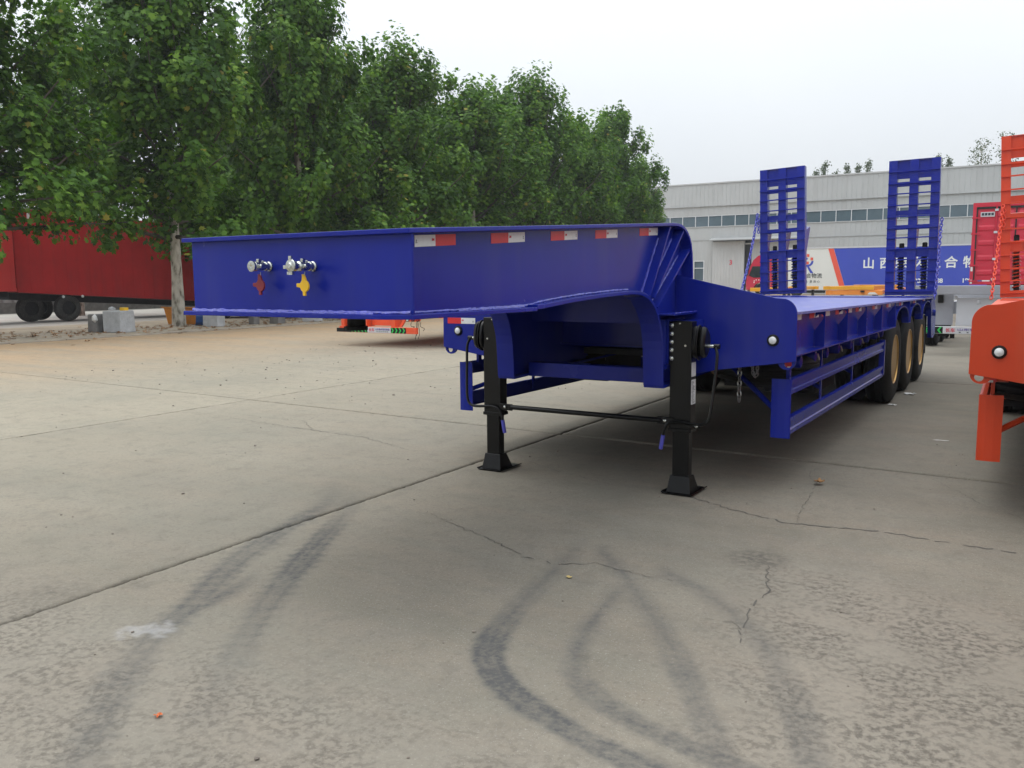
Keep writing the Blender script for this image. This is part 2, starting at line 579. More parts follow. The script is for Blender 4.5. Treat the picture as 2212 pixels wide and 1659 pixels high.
def smooth_path(pts, n=6):
    """Catmull-Rom through 3-D points"""
    P = [Vector(p) for p in pts]
    P = [P[0] * 2 - P[1]] + P + [P[-1] * 2 - P[-2]]
    out = []
    for i in range(1, len(P) - 2):
        for k in range(n):
            t = k / n
            a, b, c, d = P[i - 1], P[i], P[i + 1], P[i + 2]
            out.append(.5 * ((2 * b) + (c - a) * t + (2 * a - 5 * b + 4 * c - d) * t * t + (-a + 3 * b - 3 * c + d) * t ** 3))
    out.append(P[-2])
    return out

def text_mesh(body, size, mat, parent, mw, name='lettering', bold=0., depth=.0015, align='LEFT', xs=1.):
    cu = bpy.data.curves.new(name, 'FONT')
    cu.body = body
    cu.size = size
    cu.align_x = align
    cu.extrude = depth
    cu.offset = bold
    t = bpy.data.objects.new(name + '_tmp', cu)
    COL.objects.link(t)
    dg = bpy.context.evaluated_depsgraph_get()
    me = bpy.data.meshes.new_from_object(t.evaluated_get(dg))
    bpy.data.objects.remove(t)
    bpy.data.curves.remove(cu)
    me.transform(mw @ Matrix.Diagonal((xs, 1, 1, 1)))
    me.materials.clear()
    me.materials.append(mat)
    me.name = name
    return link(name, me, parent)

def frame(loc, right, up):
    r_, u_ = Vector(right).normalized(), Vector(up).normalized()
    n_ = r_.cross(u_)
    return Matrix(((r_.x, u_.x, n_.x, loc[0]), (r_.y, u_.y, n_.y, loc[1]), (r_.z, u_.z, n_.z, loc[2]), (0, 0, 0, 1)))

# ================================================================== SETTING
ground = MB().add([(-240, -120, -.03), (200, -120, -.03), (200, 280, -.03), (-240, 280, -.03)], [(0, 1, 2, 3)]).build('ground', M['concrete'])
tag(ground, kind='structure')
fill = MB().add([(-19.2, -9, -.022), (16, -9, -.022), (16, 31, -.022), (-19.2, 31, -.022)], [(0, 1, 2, 3)]).build('joint_filler', M['joint'], ground)

def seg_dist(P, path, closed=False):
    """distance of points P (n,2) to a polyline, and arc length at the nearest point"""
    best = np.full(len(P), 1e9)
    arc = np.zeros(len(P))
    s0 = 0
    for a, b in zip(path[:-1], path[1:]):
        a, b = np.array(a), np.array(b)
        d = b - a
        L = np.hypot(*d)
        t = np.clip(((P - a) @ d) / (L * L), 0, 1)
        q = a + t[:, None] * d
        ds = np.hypot(*(P - q).T)
        m = ds < best
        best[m] = ds[m]
        arc[m] = (s0 + t * L)[m]
        s0 += L
    return best, arc

def spline2(pts, n=8):
    return [(p.x, p.y) for p in smooth_path([(a, b, 0) for a, b in pts], n)]

# tyre marks: (path, half width, strength at start, at end)
MARKS = [
    ([(-1.6, 1.9), (-1.218, 1.397), (-.997, .764), (-.757, .202), (-.475, -.263), (-.294, -.6), (-.112, -.862), (.122, -1.117), (.5, -1.5)], .105, .15, .75, .25),
    ([(-1.25, 1.75), (-.929, 1.291), (-.639, .755), (-.33, .199), (-.07, -.224), (.2, -.6), (.5, -1.0)], .1, .2, .8, .15),
    ([(-.55, .2), (-.42, -.15), (-.36, -.5)], .07, .1, .6, .3),
    ([(.7, 1.6), (.818, .957), (.916, .424), (1.019, .066), (1.139, -.119), (1.34, -.269), (1.57, -.368), (1.8, -.439), (2.1, -.5), (2.5, -.55)], .075, .1, .85, .6),
    ([(1.15, 1.3), (1.224, .883), (1.309, .408), (1.406, .089), (1.56, -.095), (1.806, -.227), (2.011, -.279), (2.3, -.34), (2.7, -.4)], .062, .1, .75, .6),
    ([(.85, 1.5), (.939, 1.381), (1.1, 1.2), (1.23, 1.038), (1.59, .574), (1.876, .136), (2.081, -.204), (2.3, -.6)], .07, .3, .6, .35),
    ([(1.3, 1.34), (1.362, 1.276), (1.5, 1.18), (1.656, 1.066), (1.984, .694), (2.193, .325), (2.346, -.046), (2.5, -.5)], .075, .3, .45, .35),
]
MARKS = [(spline2(p), w_ * 1.15, a, b, c) for p, w_, a, b, c in MARKS]

def slab(cor, dense=0, seed=0):
    """one cast slab: cor = four corners counter-clockwise, 18 mm deep, worn arris"""
    rr = np.random.RandomState(seed)
    c = np.array(cor, float)
    if not dense:
        m = c.mean(0)
        ins = c + (m - c) / np.linalg.norm(m - c, axis=1)[:, None] * .009
        v = [(x, y, 0) for x, y in ins] + [(x, y, -.004) for x, y in c] + [(x, y, -.03) for x, y in c]
        f = [(0, 1, 2, 3)] + [(i, i + 4, (i + 1) % 4 + 4, (i + 1) % 4) for i in range(4)] + [(i + 4, i + 8, (i + 1) % 4 + 8, (i + 1) % 4 + 4) for i in range(4)]
        o = MB().add(v, f).build('concrete_slab', M['concrete'], ground)
        return o
    nu = int(np.linalg.norm(c[1] - c[0]) / dense)
    nv = int(np.linalg.norm(c[3] - c[0]) / dense)
    U, V = np.meshgrid(np.linspace(0, 1, nu), np.linspace(0, 1, nv))
    P = (c[0] * ((1 - U) * (1 - V))[..., None] + c[1] * (U * (1 - V))[..., None] + c[2] * (U * V)[..., None] + c[3] * ((1 - U) * V)[..., None])
    Z = np.zeros(P.shape[:2])
    edge = np.zeros_like(Z, bool)
    edge[0] = edge[-1] = True
    edge[:, 0] = edge[:, -1] = True
    P[edge] += rr.normal(0, .0035, (edge.sum(), 2))
    Z[edge] = -.005 + rr.normal(0, .0015, edge.sum())
    P2 = P.reshape(-1, 2)
    n = len(P2)
    co = np.c_[P2, Z.ravel()]
    # skirt
    ring = np.r_[np.arange(nu), np.arange(1, nv) * nu + nu - 1, (nv - 1) * nu + np.arange(nu - 2, -1, -1), np.arange(nv - 2, 0, -1) * nu]
    co2 = co[ring].copy()
    co2[:, 2] = -.03
    idx = np.arange(n).reshape(nv, nu)
    q = np.stack([idx[:-1, :-1], idx[:-1, 1:], idx[1:, 1:], idx[1:, :-1]], -1).reshape(-1, 4)
    k = len(ring)
    r2 = np.arange(k) + n
    q2 = np.stack([ring, r2, np.roll(r2, -1), np.roll(ring, -1)], -1)
    co = np.r_[co, co2]
    q = np.r_[q, q2]
    me = bpy.data.meshes.new('concrete_slab')
    me.vertices.add(len(co))
    me.vertices.foreach_set('co', co.ravel())
    me.loops.add(q.size)
    me.loops.foreach_set('vertex_index', q.ravel().astype(np.int32))
    me.polygons.add(len(q))
    me.polygons.foreach_set('loop_start', (np.arange(len(q)) * 4).astype(np.int32))
    me.update(calc_edges=True)
    XY = co[:, :2]
    mark = np.zeros(len(co))
    for path, w_, a, b, e in MARKS:
        d, s_ = seg_dist(XY, path)
        L = max(s_.max(), .01)
        t = s_ / L
        st = np.where(t < .5, a + (b - a) * t * 2, b + (e - b) * (t - .5) * 2)
        lg_ = .1 if w_ > .09 else .03
        tooth = 1 - lg_ + lg_ * np.sign(np.sin(s_ * 2 * np.pi / .1))      # lug edges
        fall = np.clip((w_ * tooth * (1 + .12 * np.sin(s_ * 7.1) * np.sin(s_ * 3.3)) - d) / (.03 + .05 * (1 - st)), 0, 1)
        la = .1 if w_ > .09 else .02
        lug = (1 - la + la * np.sin(s_ * 2 * np.pi / .1 + d * 30)) * (.8 + .2 * np.sin(d * 110 + s_ * 1.5)) * (.78 + .22 * np.sin(s_ * 3.3 + w_ * 90) * np.sin(s_ * 1.3))
        mark = np.maximum(mark, fall * st * lug)
    pit = np.clip((XY[:, 0] - 1.35 - (1.9 - XY[:, 1]) * .22) * 1.6, 0, 1) * np.clip((2.2 - XY[:, 1] - (XY[:, 0] - 1.5) * .3) * 1.6, 0, 1)
    pit = np.maximum(pit, np.clip((-XY[:, 1] - .3) * 1.2, 0, .7))
    d, _ = seg_dist(XY, [(-.42, -.64), (-.36, -.56), (-.31, -.57)])
    d = d + .022 * np.sin(XY[:, 0] * 61 + 3 * np.sin(XY[:, 1] * 37)) + .018 * np.sin(XY[:, 1] * 83 + XY[:, 0] * 29)
    white = np.clip((.08 - d) / .05, 0, 1)
    stain = np.clip((.22 - np.hypot(XY[:, 0] - 1.68, (XY[:, 1] - 1.75))) / .2, 0, 1)
    for (sx, sy, sr) in ((-1.2, -.55, .22), (-.95, -.25, .12), (-1.05, 2.05, .12), (1.42, .15, .06)):
        stain = np.maximum(stain, .55 * np.clip((sr - np.hypot(XY[:, 0] - sx, XY[:, 1] - sy)) / sr, 0, 1))
    for nm, arr in (('mark', mark), ('pit', pit), ('white', white), ('stain', stain)):
        at = me.attributes.new(nm, 'FLOAT', 'POINT')
        at.data.foreach_set('value', arr.astype(np.float32))
    me.materials.append(M['concrete_near'])
    return link('concrete_slab', me, ground)

def lat(k, j):
    """joint crossing k across, j along"""
    x, y = -1.08 + 4.72 * k, 4.62 + 6.5 * j
    return (x - .017 * (y - 3.2), y - .046 * (x + 1.08))
G = .008
sd_ = 0
for k in range(-4, 3):
    for j in range(-2, 4):
        a, b, c, d = lat(k, j), lat(k + 1, j), lat(k + 1, j + 1), lat(k, j + 1)
        if k == -4 and a[0] < -19.5:
            a, d = (-19.3, a[1]), (-19.3, d[1])
        if a[0] >= b[0]:
            continue
        gl, gr = {0: .009, 1: .006}.get(k, .0025), {-1: .009, 0: .006}.get(k, .0025)     # joint widths differ: some are filled, some open
        gb = .014 if j == 0 else .004
        gt = (.03 if k >= 0 else .016) if j == -1 else .004
        cor = [(a[0] + gl, a[1] + gb), (b[0] - gr, b[1] + gb), (c[0] - gr, c[1] - gt), (d[0] + gl, d[1] - gt)]
        dn = .02 if (k, j) == (0, -1) else (.045 if (k, j) in ((-1, -1), (0, 0), (-1, 0)) else 0)
        sd_ += 1
        slab(cor, dn, sd_)

# cracks: thin jagged dirt-filled lines on the slabs
def crack(path, w_=.006, seed=0, step=.035, jit=.009):
    rr = random.Random(seed)
    P = [Vector((*p, 0)) for p in path]
    pts = []
    for a, b in zip(P[:-1], P[1:]):
        n = max(1, int((b - a).length / step))
        d = (b - a).normalized()
        nn = Vector((-d.y, d.x, 0))
        for i in range(n):
            pts.append(a.lerp(b, i / n) + nn * rr.gauss(0, jit))
    pts.append(P[-1])
    m = MB()
    v = []
    for i, p in enumerate(pts):
        d = (pts[min(i + 1, len(pts) - 1)] - pts[max(0, i - 1)]).normalized()
        nn = Vector((-d.y, d.x, 0))
        ww = .5 * w_ * rr.uniform(.35, 1.3) * (1 - .6 * abs(2 * i / len(pts) - 1))
        v += [tuple(p + nn * ww + Vector((0, 0, .0025))), tuple(p - nn * ww + Vector((0, 0, .0025)))]
    m.add(v, [(2 * i, 2 * i + 1, 2 * i + 3, 2 * i + 2) for i in range(len(pts) - 1) if rr.random() > .12])
    return m.build('crack', M['crack'], ground)
CR = [
    ([(.6, 3.0), (.961, 2.819), (1.301, 2.653), (1.66, 2.534), (2.128, 2.625), (2.553, 2.593), (2.93, 2.574), (3.6, 2.5)], .017),
    ([(1.471, 4.325), (1.447, 4.008), (1.56, 3.701), (1.603, 3.388), (1.651, 2.822), (1.692, 2.584)], .006),
    ([(-.5, 1.6), (.212, 1.306), (.547, 1.137), (.735, 1.104), (.939, 1.224), (1.193, 1.194), (1.485, 1.157)], .008),
    ([(1.76, 1.66), (1.82, 1.395), (1.863, 1.301), (1.856, 1.093), (1.882, .887), (1.894, .737), (1.927, .61)], .009),
    ([(1.713, .787), (1.829, .807), (1.894, .737)], .004),
    ([(-5.148, 3.713), (-3.991, 3.577), (-2.694, 3.486), (-1.9, 3.2)], .009),
    ([(-10.41, 8.64), (-8.27, 8.4), (-6.64, 8.61), (-5.74, 8.49), (-5.3, 9.1)], .016),
    ([(-5.47, 6.457), (-3.633, 6.458), (-2.75, 6.37), (-1.72, 6.32), (-1.2, 6.6)], .012),
    ([(-.84, 3.4), (-.3, 3.1), (.3, 2.9), (.62, 2.95)], .005),
    ([(-4.2, 4.6), (-3.9, 3.9), (-3.4, 3.5)], .007),
    ([(2.3, 4.3), (2.7, 3.6), (3.1, 3.2)], .005),
    ([(2.0, 6.2), (2.6, 6.5), (3.4, 6.4)], .008),
]
for i, (p, w_) in enumerate(CR):
    crack(p, w_, i)

# verge with kerb, side road
verge = MB().box(-26.5, -19.33, -30, 75, -.03, .035).build('verge', M['verge'])
tag(verge, kind='structure')
for i, y in enumerate(np.arange(-6, 70, 1.5)):
    MB().box(-19.5, -19.3, y + random.uniform(0, .01), y + 1.485, -.03, .04 + random.uniform(-.012, .012)).build('kerb_stone', M['kerb'], verge, bevel=.012)
road = MB().add([(-60, -60, -.014), (-26.5, -60, -.014), (-26.5, 120, -.014), (-60, 120, -.014)], [(0, 1, 2, 3)]).build('side_road', M['road'])
tag(road, kind='structure')

# pebbles and clods strewn over the yard
rr = random.Random(3)
ico = bmesh.new()
bmesh.ops.create_icosphere(ico, subdivisions=1, radius=1)
IV = [v.co.copy() for v in ico.verts]
IF = [[v.index for v in f.verts] for f in ico.faces]
ico.free()
m = MB()
for i in range(760):
    if i < 380:
        x, y = rr.uniform(-12, -2.5), rr.uniform(5, 17)
    elif i < 560:
        x, y = rr.uniform(-13, -1.5), rr.uniform(0, 9)
    else:
        x, y = rr.uniform(-.8, 3), rr.uniform(-1.2, 6)
    s_ = abs(rr.gauss(0, .007)) + .002
    if i >= 560: s_ *= .4
    elif i >= 380: s_ *= .6
    z = s_ * .45
    m.add([(x + v.x * s_ * rr.uniform(.7, 1.4), y + v.y * s_ * rr.uniform(.7, 1.4), z + v.z * s_ * .6) for v in IV], IF)
tag(m.build('pebbles', M['stone']), 'dark pebbles and dirt clods strewn over the concrete yard', 'pebbles', kind='stuff')

# dry leaves lying along the verge
def leaf_blade(m, x, y, z, s, rz, curl, rr):
    pts = [(0, -.55), (.32, -.3), (.62, -.1), (.4, .1), (.5, .5), (.15, .4), (0, .8), (-.15, .4), (-.5, .5), (-.4, .1), (-.62, -.1), (-.32, -.3)]
    ca, sa = math.cos(rz), math.sin(rz)
    v = [(x, y, z + .2 * s * curl)]
    for (a, b) in pts:
        a *= s; b *= s
        v.append((x + a * ca - b * sa, y + a * sa + b * ca, z + rr.uniform(0, .55) * s * curl + .002))
    m.add(v, [(0, i + 1, (i + 1) % 12 + 1) for i in range(12)])
m = MB()
for i in range(1500):
    x = rr.gauss(-21.2, 1.3)
    y = rr.uniform(4, 40)
    if x > -19.5 and rr.random() < .75: continue
    leaf_blade(m, x, y, .04 if x < -19.3 else .002, rr.uniform(.06, .12), rr.uniform(0, 6.3), rr.uniform(.3, 1), rr)
tag(m.build('leaf_litter', M['litter']), 'brown fallen leaves lying along the verge under the trees', 'leaf litter', kind='stuff')

for (x, y, s, mt, nm, lb, rz, cu) in (
        (1.6, 3.68, .07, 'leaf_brown', 'fallen_leaf', 'curled brown dry leaf on the concrete right of the landing legs', 1.1, 1.1),
        (.93, .95, .03, 'leaf_straw', 'fallen_leaf', 'small straw coloured leaf on the concrete between the tyre marks', .4, .4),
        (.342, -1.06, .028, 'leaf_orange', 'fallen_leaf', 'tiny orange leaf on the worn concrete near the bottom edge', 2., .6)):
    m = MB()
    leaf_blade(m, 0, 0, 0, s, rz, cu, rr)
    o = m.build(nm, M[mt])
    o.location = (x, y, .003)
    tag(o, lb, 'leaf')
for (x, y, sx, sy, lb) in ((2.2, 6.05, .13, .016, 'thin strip of white litter on concrete between the two low trailers'), (1.53, 9.4, .13, .1, 'crumpled white plastic scrap against the second wheel of the blue trailer'), (1.47, 8.25, .1, .05, 'white plastic scrap under the front wheel of the blue trailer')):
    m = MB()
    v = []
    for i in range(6):
        for j in range(4):
            v.append(((i / 5 - .5) * sx + rr.uniform(-.1, .1) * sx, (j / 3 - .5) * sy + rr.uniform(-.1, .1) * sy, .003 + rr.uniform(0, .03) * (sy / .1 if sy < .1 else 1)))
    m.add(v, [(i * 4 + j, i * 4 + j + 1, i * 4 + j + 5, i * 4 + j + 4) for i in range(5) for j in range(3)])
    o = m.build('paper_scrap', M['paper'])
    o.location = (x, y, 0)
    tag(o, lb, 'litter')

# ================================================================== BLUE LOW-BED TRAILER
BL = M['blue']
T = empty('lowbed_trailer', (0, 0, 0), 0, 'long dark blue low-bed semi-trailer standing on its black landing legs', 'trailer', 'low-bed trailers with raised ramps')

def dz(y):                                   # the deck falls slightly to the rear
    return 1.30 - .0088 * (y - 3.23)

TOPP = [(-.03, 1.751), (.53, 1.783), (1.45, 1.836), (2.807, 1.916), (2.95, 1.924), (3.05, 1.926), (3.12, 1.921), (3.19, 1.903), (3.25, 1.873), (3.295, 1.837), (3.33, 1.79), (3.352, 1.726), (3.366, 1.63), (3.373, 1.55), (3.376, 1.305)]
BOTP = [(1.05, 1.381), (1.13, 1.384), (1.227, 1.391), (1.43, 1.405), (1.649, 1.416), (1.9, 1.427), (2.141, 1.434), (2.28, 1.436), (2.361, 1.434), (2.44, 1.426), (2.502, 1.412), (2.56, 1.393), (2.61, 1.365), (2.66, 1.33), (2.702, 1.288), (2.745, 1.225), (2.771, 1.16), (2.79, 1.10), (2.80, 1.04), (2.812, .9), (2.819, .78)]

# front plate and gooseneck plates
MB().box(-.695, .69, 0, .014, 1.393, 1.732).build('front_plate', BL, T, bevel=.002)
MB().sheet(TOPP, -.021, 'X', -.735, .70).build('top_plate', BL, T, bevel=.003)
MB().prism([(-.715, -.055), (.56, -.055), (.69, .0), (.69, 1.05), (-.69, 1.05), (-.69, .03)], 'Z', 1.372, 1.393).build('bottom_plate', BL, T, bevel=.003)
for s in (1, -1):
    xa, xb = sorted((s * .54, s * .69))
    MB().sheet(BOTP, .024, 'X', xa, xb).build('beam_flange', BL, T, bevel=.003)
    top = [(y, z - .02) for y, z in TOPP if y < 3.37] + [(3.36, 1.29)]
    bot = [(.015, 1.392)] + [(y, z + .022) for y, z in BOTP]
    web = top[0:1] and [(.015, 1.73)] + top[1:] + [(12.0, dz(12) - .02), (12.0, .95), (8.0, .9), (3.6, .80), (2.85, .78)] + bot[::-1][1:]
    xa, xb = sorted((s * .605, s * .617))
    MB().prism(web, 'X', xa, xb).build('beam_web', BL, T)
    xa, xb = sorted((s * .54, s * .69))
    MB().sheet([(2.83, .765), (3.6, .785), (8.0, .885), (12.0, .935)], .02, 'X', xa, xb).build('lower_flange', BL, T)
    for (y0, z0, y1, z1) in ((2.925, 1.896, 2.574, 1.42), (3.196, 1.885, 2.647, 1.405), (3.34, 1.758, 2.712, 1.34)):
        d = Vector((y1 - y0, z1 - z0)).normalized()
        nx, nz = -d.y * .006, d.x * .006
        xa, xb = sorted((s * .617, s * .688))
        MB().prism([(y0 + nx, z0 + nz), (y1 + nx, z1 + nz), (y1 - nx, z1 - nz), (y0 - nx, z0 - nz)], 'X', xa, xb).build('stiffener_rib', BL, T)
        bead([(s * .621, y0 - .012 + d.x * .1, z0 + d.y * .1), (s * .621, y1 - .012 - d.x * .02, z1 - d.y * .02)], .008, int(y0 * 100)).build('weld_bead', M['weld'], T)
    # long welds web / bottom plates
    bead([(s * .622, .03, 1.398), (s * .622, 1.05, 1.4)] + [(s * .622, y, z + .03) for y, z in BOTP[2:9]], .0075, 5).build('weld_bead', M['weld'], T)
    for (ya, yb) in ((.4, 1.0), (1.2, 2.3)):
        bead([(s * .64, ya, 1.395 + max(0, ya - 1.05) * .035), (s * .64, yb, 1.395 + max(0, yb - 1.05) * .042)], .006, 8).build('weld_bead', M['weld'], T)
bead([(-.69, -.012, 1.398), (.56, -.012, 1.398), (.68, .0, 1.4)], .0085, 11).build('weld_bead', M['weld'], T)
bead([(-.66, -.03, 1.394), (.5, -.03, 1.394)], .006, 12).build('weld_bead', M['weld'], T)
bead([(-.66, -.004, 1.735), (.66, -.004, 1.735)], .004, 13).build('weld_bead', BL, T)
bead([(.69, .006, 1.4), (.69, .006, 1.73)], .004, 14).build('weld_bead', BL, T)
MB().lathe([(.082, .046), (.022, .046), (.02, .056), (0, .056)], (0, .42, 1.29), 'Z', 24).build('king_pin', M['matblack'], T, smooth=True)
for y in (.55, 1.1, 1.7):
    MB().box(-.604, .604, y, y + .012, 1.42, 1.74 + y * .05).build('inner_rib', BL, T)

def tape(Y0, Ym, Y1, zt, x, red_first=True, slope=0., s=1, hgt=.05):
    """red and white reflective strip on a side web; x = face it sticks to"""
    m = MB()
    def q(a, b):
        za, zb = zt + slope * (a - Y0), zt + slope * (b - Y0)
        pr = [(a, za - hgt), (b, zb - hgt), (b, zb), (a, za)]
        m.prism(pr, 'X', x, x + s * .0015)
    m.mat(0 if red_first else 1); q(Y0, Ym)
    m.mat(1 if red_first else 0); q(Ym, Y1)
    o = m.build('reflective_tape', [M['tape_red'], M['tape_white']], T)
    if abs(x) < 1 and s > 0:
        a = Ym if red_first else Ym - .035
        text_mesh('3M', .015, M['print_red'], o, frame((x + .0035, a + .006, zt + slope * (a - Y0) - .026), (0, 1, slope), (0, -slope, 1)), 'print', .0006, .0004)
        b = Y1 - .022 if red_first else Y0 + .006
        MB().box(x + .0018, x + .0026, b, b + .011, zt + slope * (b - Y0) - .033, zt + slope * (b - Y0) - .03).box(x + .0018, x + .0026, b + .003, b + .007, zt + slope * (b - Y0) - .027, zt + slope * (b - Y0) - .019).build('print_mark', M['print_dark'], o)
    return o
SL = .0585
for i, (a, b, c, z, rf) in enumerate(((.113, .262, .418, 1.730, 0), (.719, .879, 1.042, 1.764, 1), (1.323, 1.48, 1.639, 1.798, 1), (1.875, 2.03, 2.191, 1.829, 1), (2.544, 2.70, 2.859, 1.871, 1))):
    tape(a, b, c, z - .001, .617, bool(rf), SL)
    tape(a, b, c, z - .001, -.617, bool(rf), SL, -1)

# air couplings on the front plate
def coupling(x, z, L, capmat, disc):
    o = MB().lathe([(.0, .022), (-.008, .023), (-.012, .017), (-.02, .016), (-.022, .021), (-.03, .021), (-.033, .017), (-.045, .019), (-.075, .0185), (-.085, .023), (-.094, .022), (-.1, .015), (-L + .004, .015), (-L, .024), (-L - .012, .025), (-L - .014, .012), (-L - .011, .0)], (x, 0, z), 'Y', 20).build('air_coupling', M['chrome'], T, smooth=True)
    b = MB().box(x - .007, x + .007, -.075, -.055, z + .016, z + .034).box(x + .014, x + .027, -.09, -.035, z - .01, z + .009).box(x - .026, x - .014, -.085, -.045, z - .009, z + .01)
    b.lathe([(0, .01), (.006, .01), (.008, .004)], (x + .027, -.078, z), 'X', 12)
    b.box(x - .006, x + .008, -.045, -.036, z + .02, z + .027)
    b.build('lug', M['chrome'], o, bevel=.002)
    if disc:
        d = MB().lathe([(0, .028), (-.006, .029), (-.01, .026), (-.012, .013), (-.016, .01), (-.016, .0)], (x, -L - .016, z + .002), 'Y', 22)
        d.box(x - .008, x + .008, -L - .027, -L - .016, z + .022, z + .044).box(x - .042, x - .024, -L - .026, -L - .017, z - .012, z + .004).box(x - .016, x + .016, -L - .03, -L - .016, z - .038, z - .024)
        d.build('face_plate', M['chrome'], o, smooth=True)
    MB().tube([(x + .004, -.06, z - .025), (x + .006, -.064, z - .04), (x + .0, -.062, z - .046), (x - .004, -.06, z - .038)], .0022, 6).build('wire_loop', M['steel'], o)
    # hanging dust cap: teardrop with side tab and tail
    cx, cz = x + .004, z - .088
    pl = [(cx + .026 * math.cos(t), cz + .027 * math.sin(t)) for t in np.linspace(R(65), R(-78), 12)]
    pl += [(cx + .005, cz - .043), (cx - .01, cz - .043), (cx - .01, cz - .026)]
    pl += [(cx + .026 * math.cos(t), cz + .027 * math.sin(t)) for t in np.linspace(R(-120), R(-165), 5)]
    pl += [(cx - .047, cz - .004), (cx - .047, cz + .012), (cx - .025, cz + .013), (cx - .014, cz + .026), (cx - .012, cz + .048), (cx - .016, cz + .052), (cx + .0, cz + .053)]
    MB().prism(pl, 'Y', -.068, -.058).build('dust_cap', M[capmat], o, bevel=.002)
    return o
coupling(-.15, 1.605, .1, 'maroon', False)
coupling(.13, 1.602, .118, 'yellow', True)

# bulkhead wings, marker lamps, deck
def rcorner(c, r, a0, a1, n=7):
    return [(c[0] + r * math.cos(t), c[1] + r * math.sin(t)) for t in np.linspace(a0, a1, n)]
for s in (1, -1):
    pl = [(.62, 1.567), (.738, 1.536), (1.122, 1.45), (1.35, 1.397)] + rcorner((1.393, 1.285), .11, R(75), R(0), 8) + [(1.505, .958), (.931, .871), (.62, .80)]
    pl = [(s * x, z) for x, z in pl]
    MB().prism(pl, 'Y', 3.218, 3.232).build('bulkhead_plate', BL, T, bevel=.002)
    lamp = MB().lathe([(0, .042), (-.006, .042), (-.014, .036), (-.016, .028), (-.01, .026)], (s * 1.344, 3.217, 1.102), 'Y', 28).build('marker_lamp', M['matblack'], T, smooth=True)
    MB().lathe([(0, .0265), (-.006, .0265), (-.011, .02), (-.013, .0)], (s * 1.344, 3.207, 1.102), 'Y', 24).build('lamp_lens', M['lens'], lamp, smooth=True)
    # lashing lug under the outer corner
    ring = [(s * (1.437 + .062 * math.cos(t)), .955 + .058 * math.sin(t)) for t in np.linspace(R(180), R(360), 14)] + [(s * 1.475, .957), (s * 1.472, .95)]
    ring += [(s * (1.447 + .026 * math.cos(t)), .937 + .026 * math.sin(t)) for t in np.linspace(R(30), R(-200), 14)] + [(s * 1.40, .95)]
    MB().prism(ring, 'Y', 3.236, 3.25).build('lashing_lug', BL, T)
MB().box(-.604, .604, 3.9, 3.914, .955, 1.27).build('inner_bulkhead', BL, T)
MB().box(-.604, .604, 3.206, 3.218, 1.2, 1.62).build('neck_wall', BL, T)
MB().box(-.539, .539, 3.04, 3.16, .77, .88).build('front_crossmember', BL, T, bevel=.004)
m = MB()
for (x0, x1, zs) in ((-1.455, -1.313, 0), (-1.313, -1.168, 1)):
    m.mat(zs).box(x0, x1, 3.2155, 3.2175, 1.163, 1.213)
o = m.build('reflective_tape', [M['tape_red'], M['tape_white']], T)
text_mesh('3M', .015, M['print_red'], o, frame((-1.305, 3.2135, 1.187), (1, 0, 0), (0, 0, 1)), 'print', .0006, .0004)
MB().box(-1.195, -1.183, 3.2145, 3.2155, 1.178, 1.181).box(-1.192, -1.186, 3.2145, 3.2155, 1.183, 1.19).build('print_mark', M['print_dark'], o)

# deck in plates
ys = [3.233, 5.3, 7.4, 9.5, 12.02]
for a, b in zip(ys[:-1], ys[1:]):
    b -= .004
    MB().add([(-1.5, a, dz(a) - .018), (1.5, a, dz(a) - .018), (1.5, b, dz(b) - .018), (-1.5, b, dz(b) - .018), (-1.5, a, dz(a)), (1.5, a, dz(a)), (1.5, b, dz(b)), (-1.5, b, dz(b))],
             [(0, 3, 2, 1), (4, 5, 6, 7), (0, 1, 5, 4), (1, 2, 6, 5), (2, 3, 7, 6), (3, 0, 4, 7)]).build('deck_plate', M['blue_deck'], T)
a, b = 10.85, 12.06
MB().add([(-1.45, a, dz(a) + .002), (1.5, a, dz(a) + .002), (1.5, b, dz(b) + .002), (-1.45, b, dz(b) + .002), (-1.45, a, dz(a) + .012), (1.5, a, dz(a) + .012), (1.5, b, dz(b) + .016), (-1.45, b, dz(b) + .016)],
         [(0, 3, 2, 1), (4, 5, 6, 7), (0, 1, 5, 4), (1, 2, 6, 5), (2, 3, 7, 6), (3, 0, 4, 7)]).build('rear_ramp_plate', BL, T)
for i, y in enumerate(np.arange(3.75, 11.9, .62)):
    if any(abs(y - w_) < .35 for w_ in ()): continue
    MB().box(-1.415, 1.415, y - .004, y + .004, .99, dz(y) - .02).box(-1.415, 1.415, y - .05, y + .05, .98, .99).build('cross_beam', BL, T)

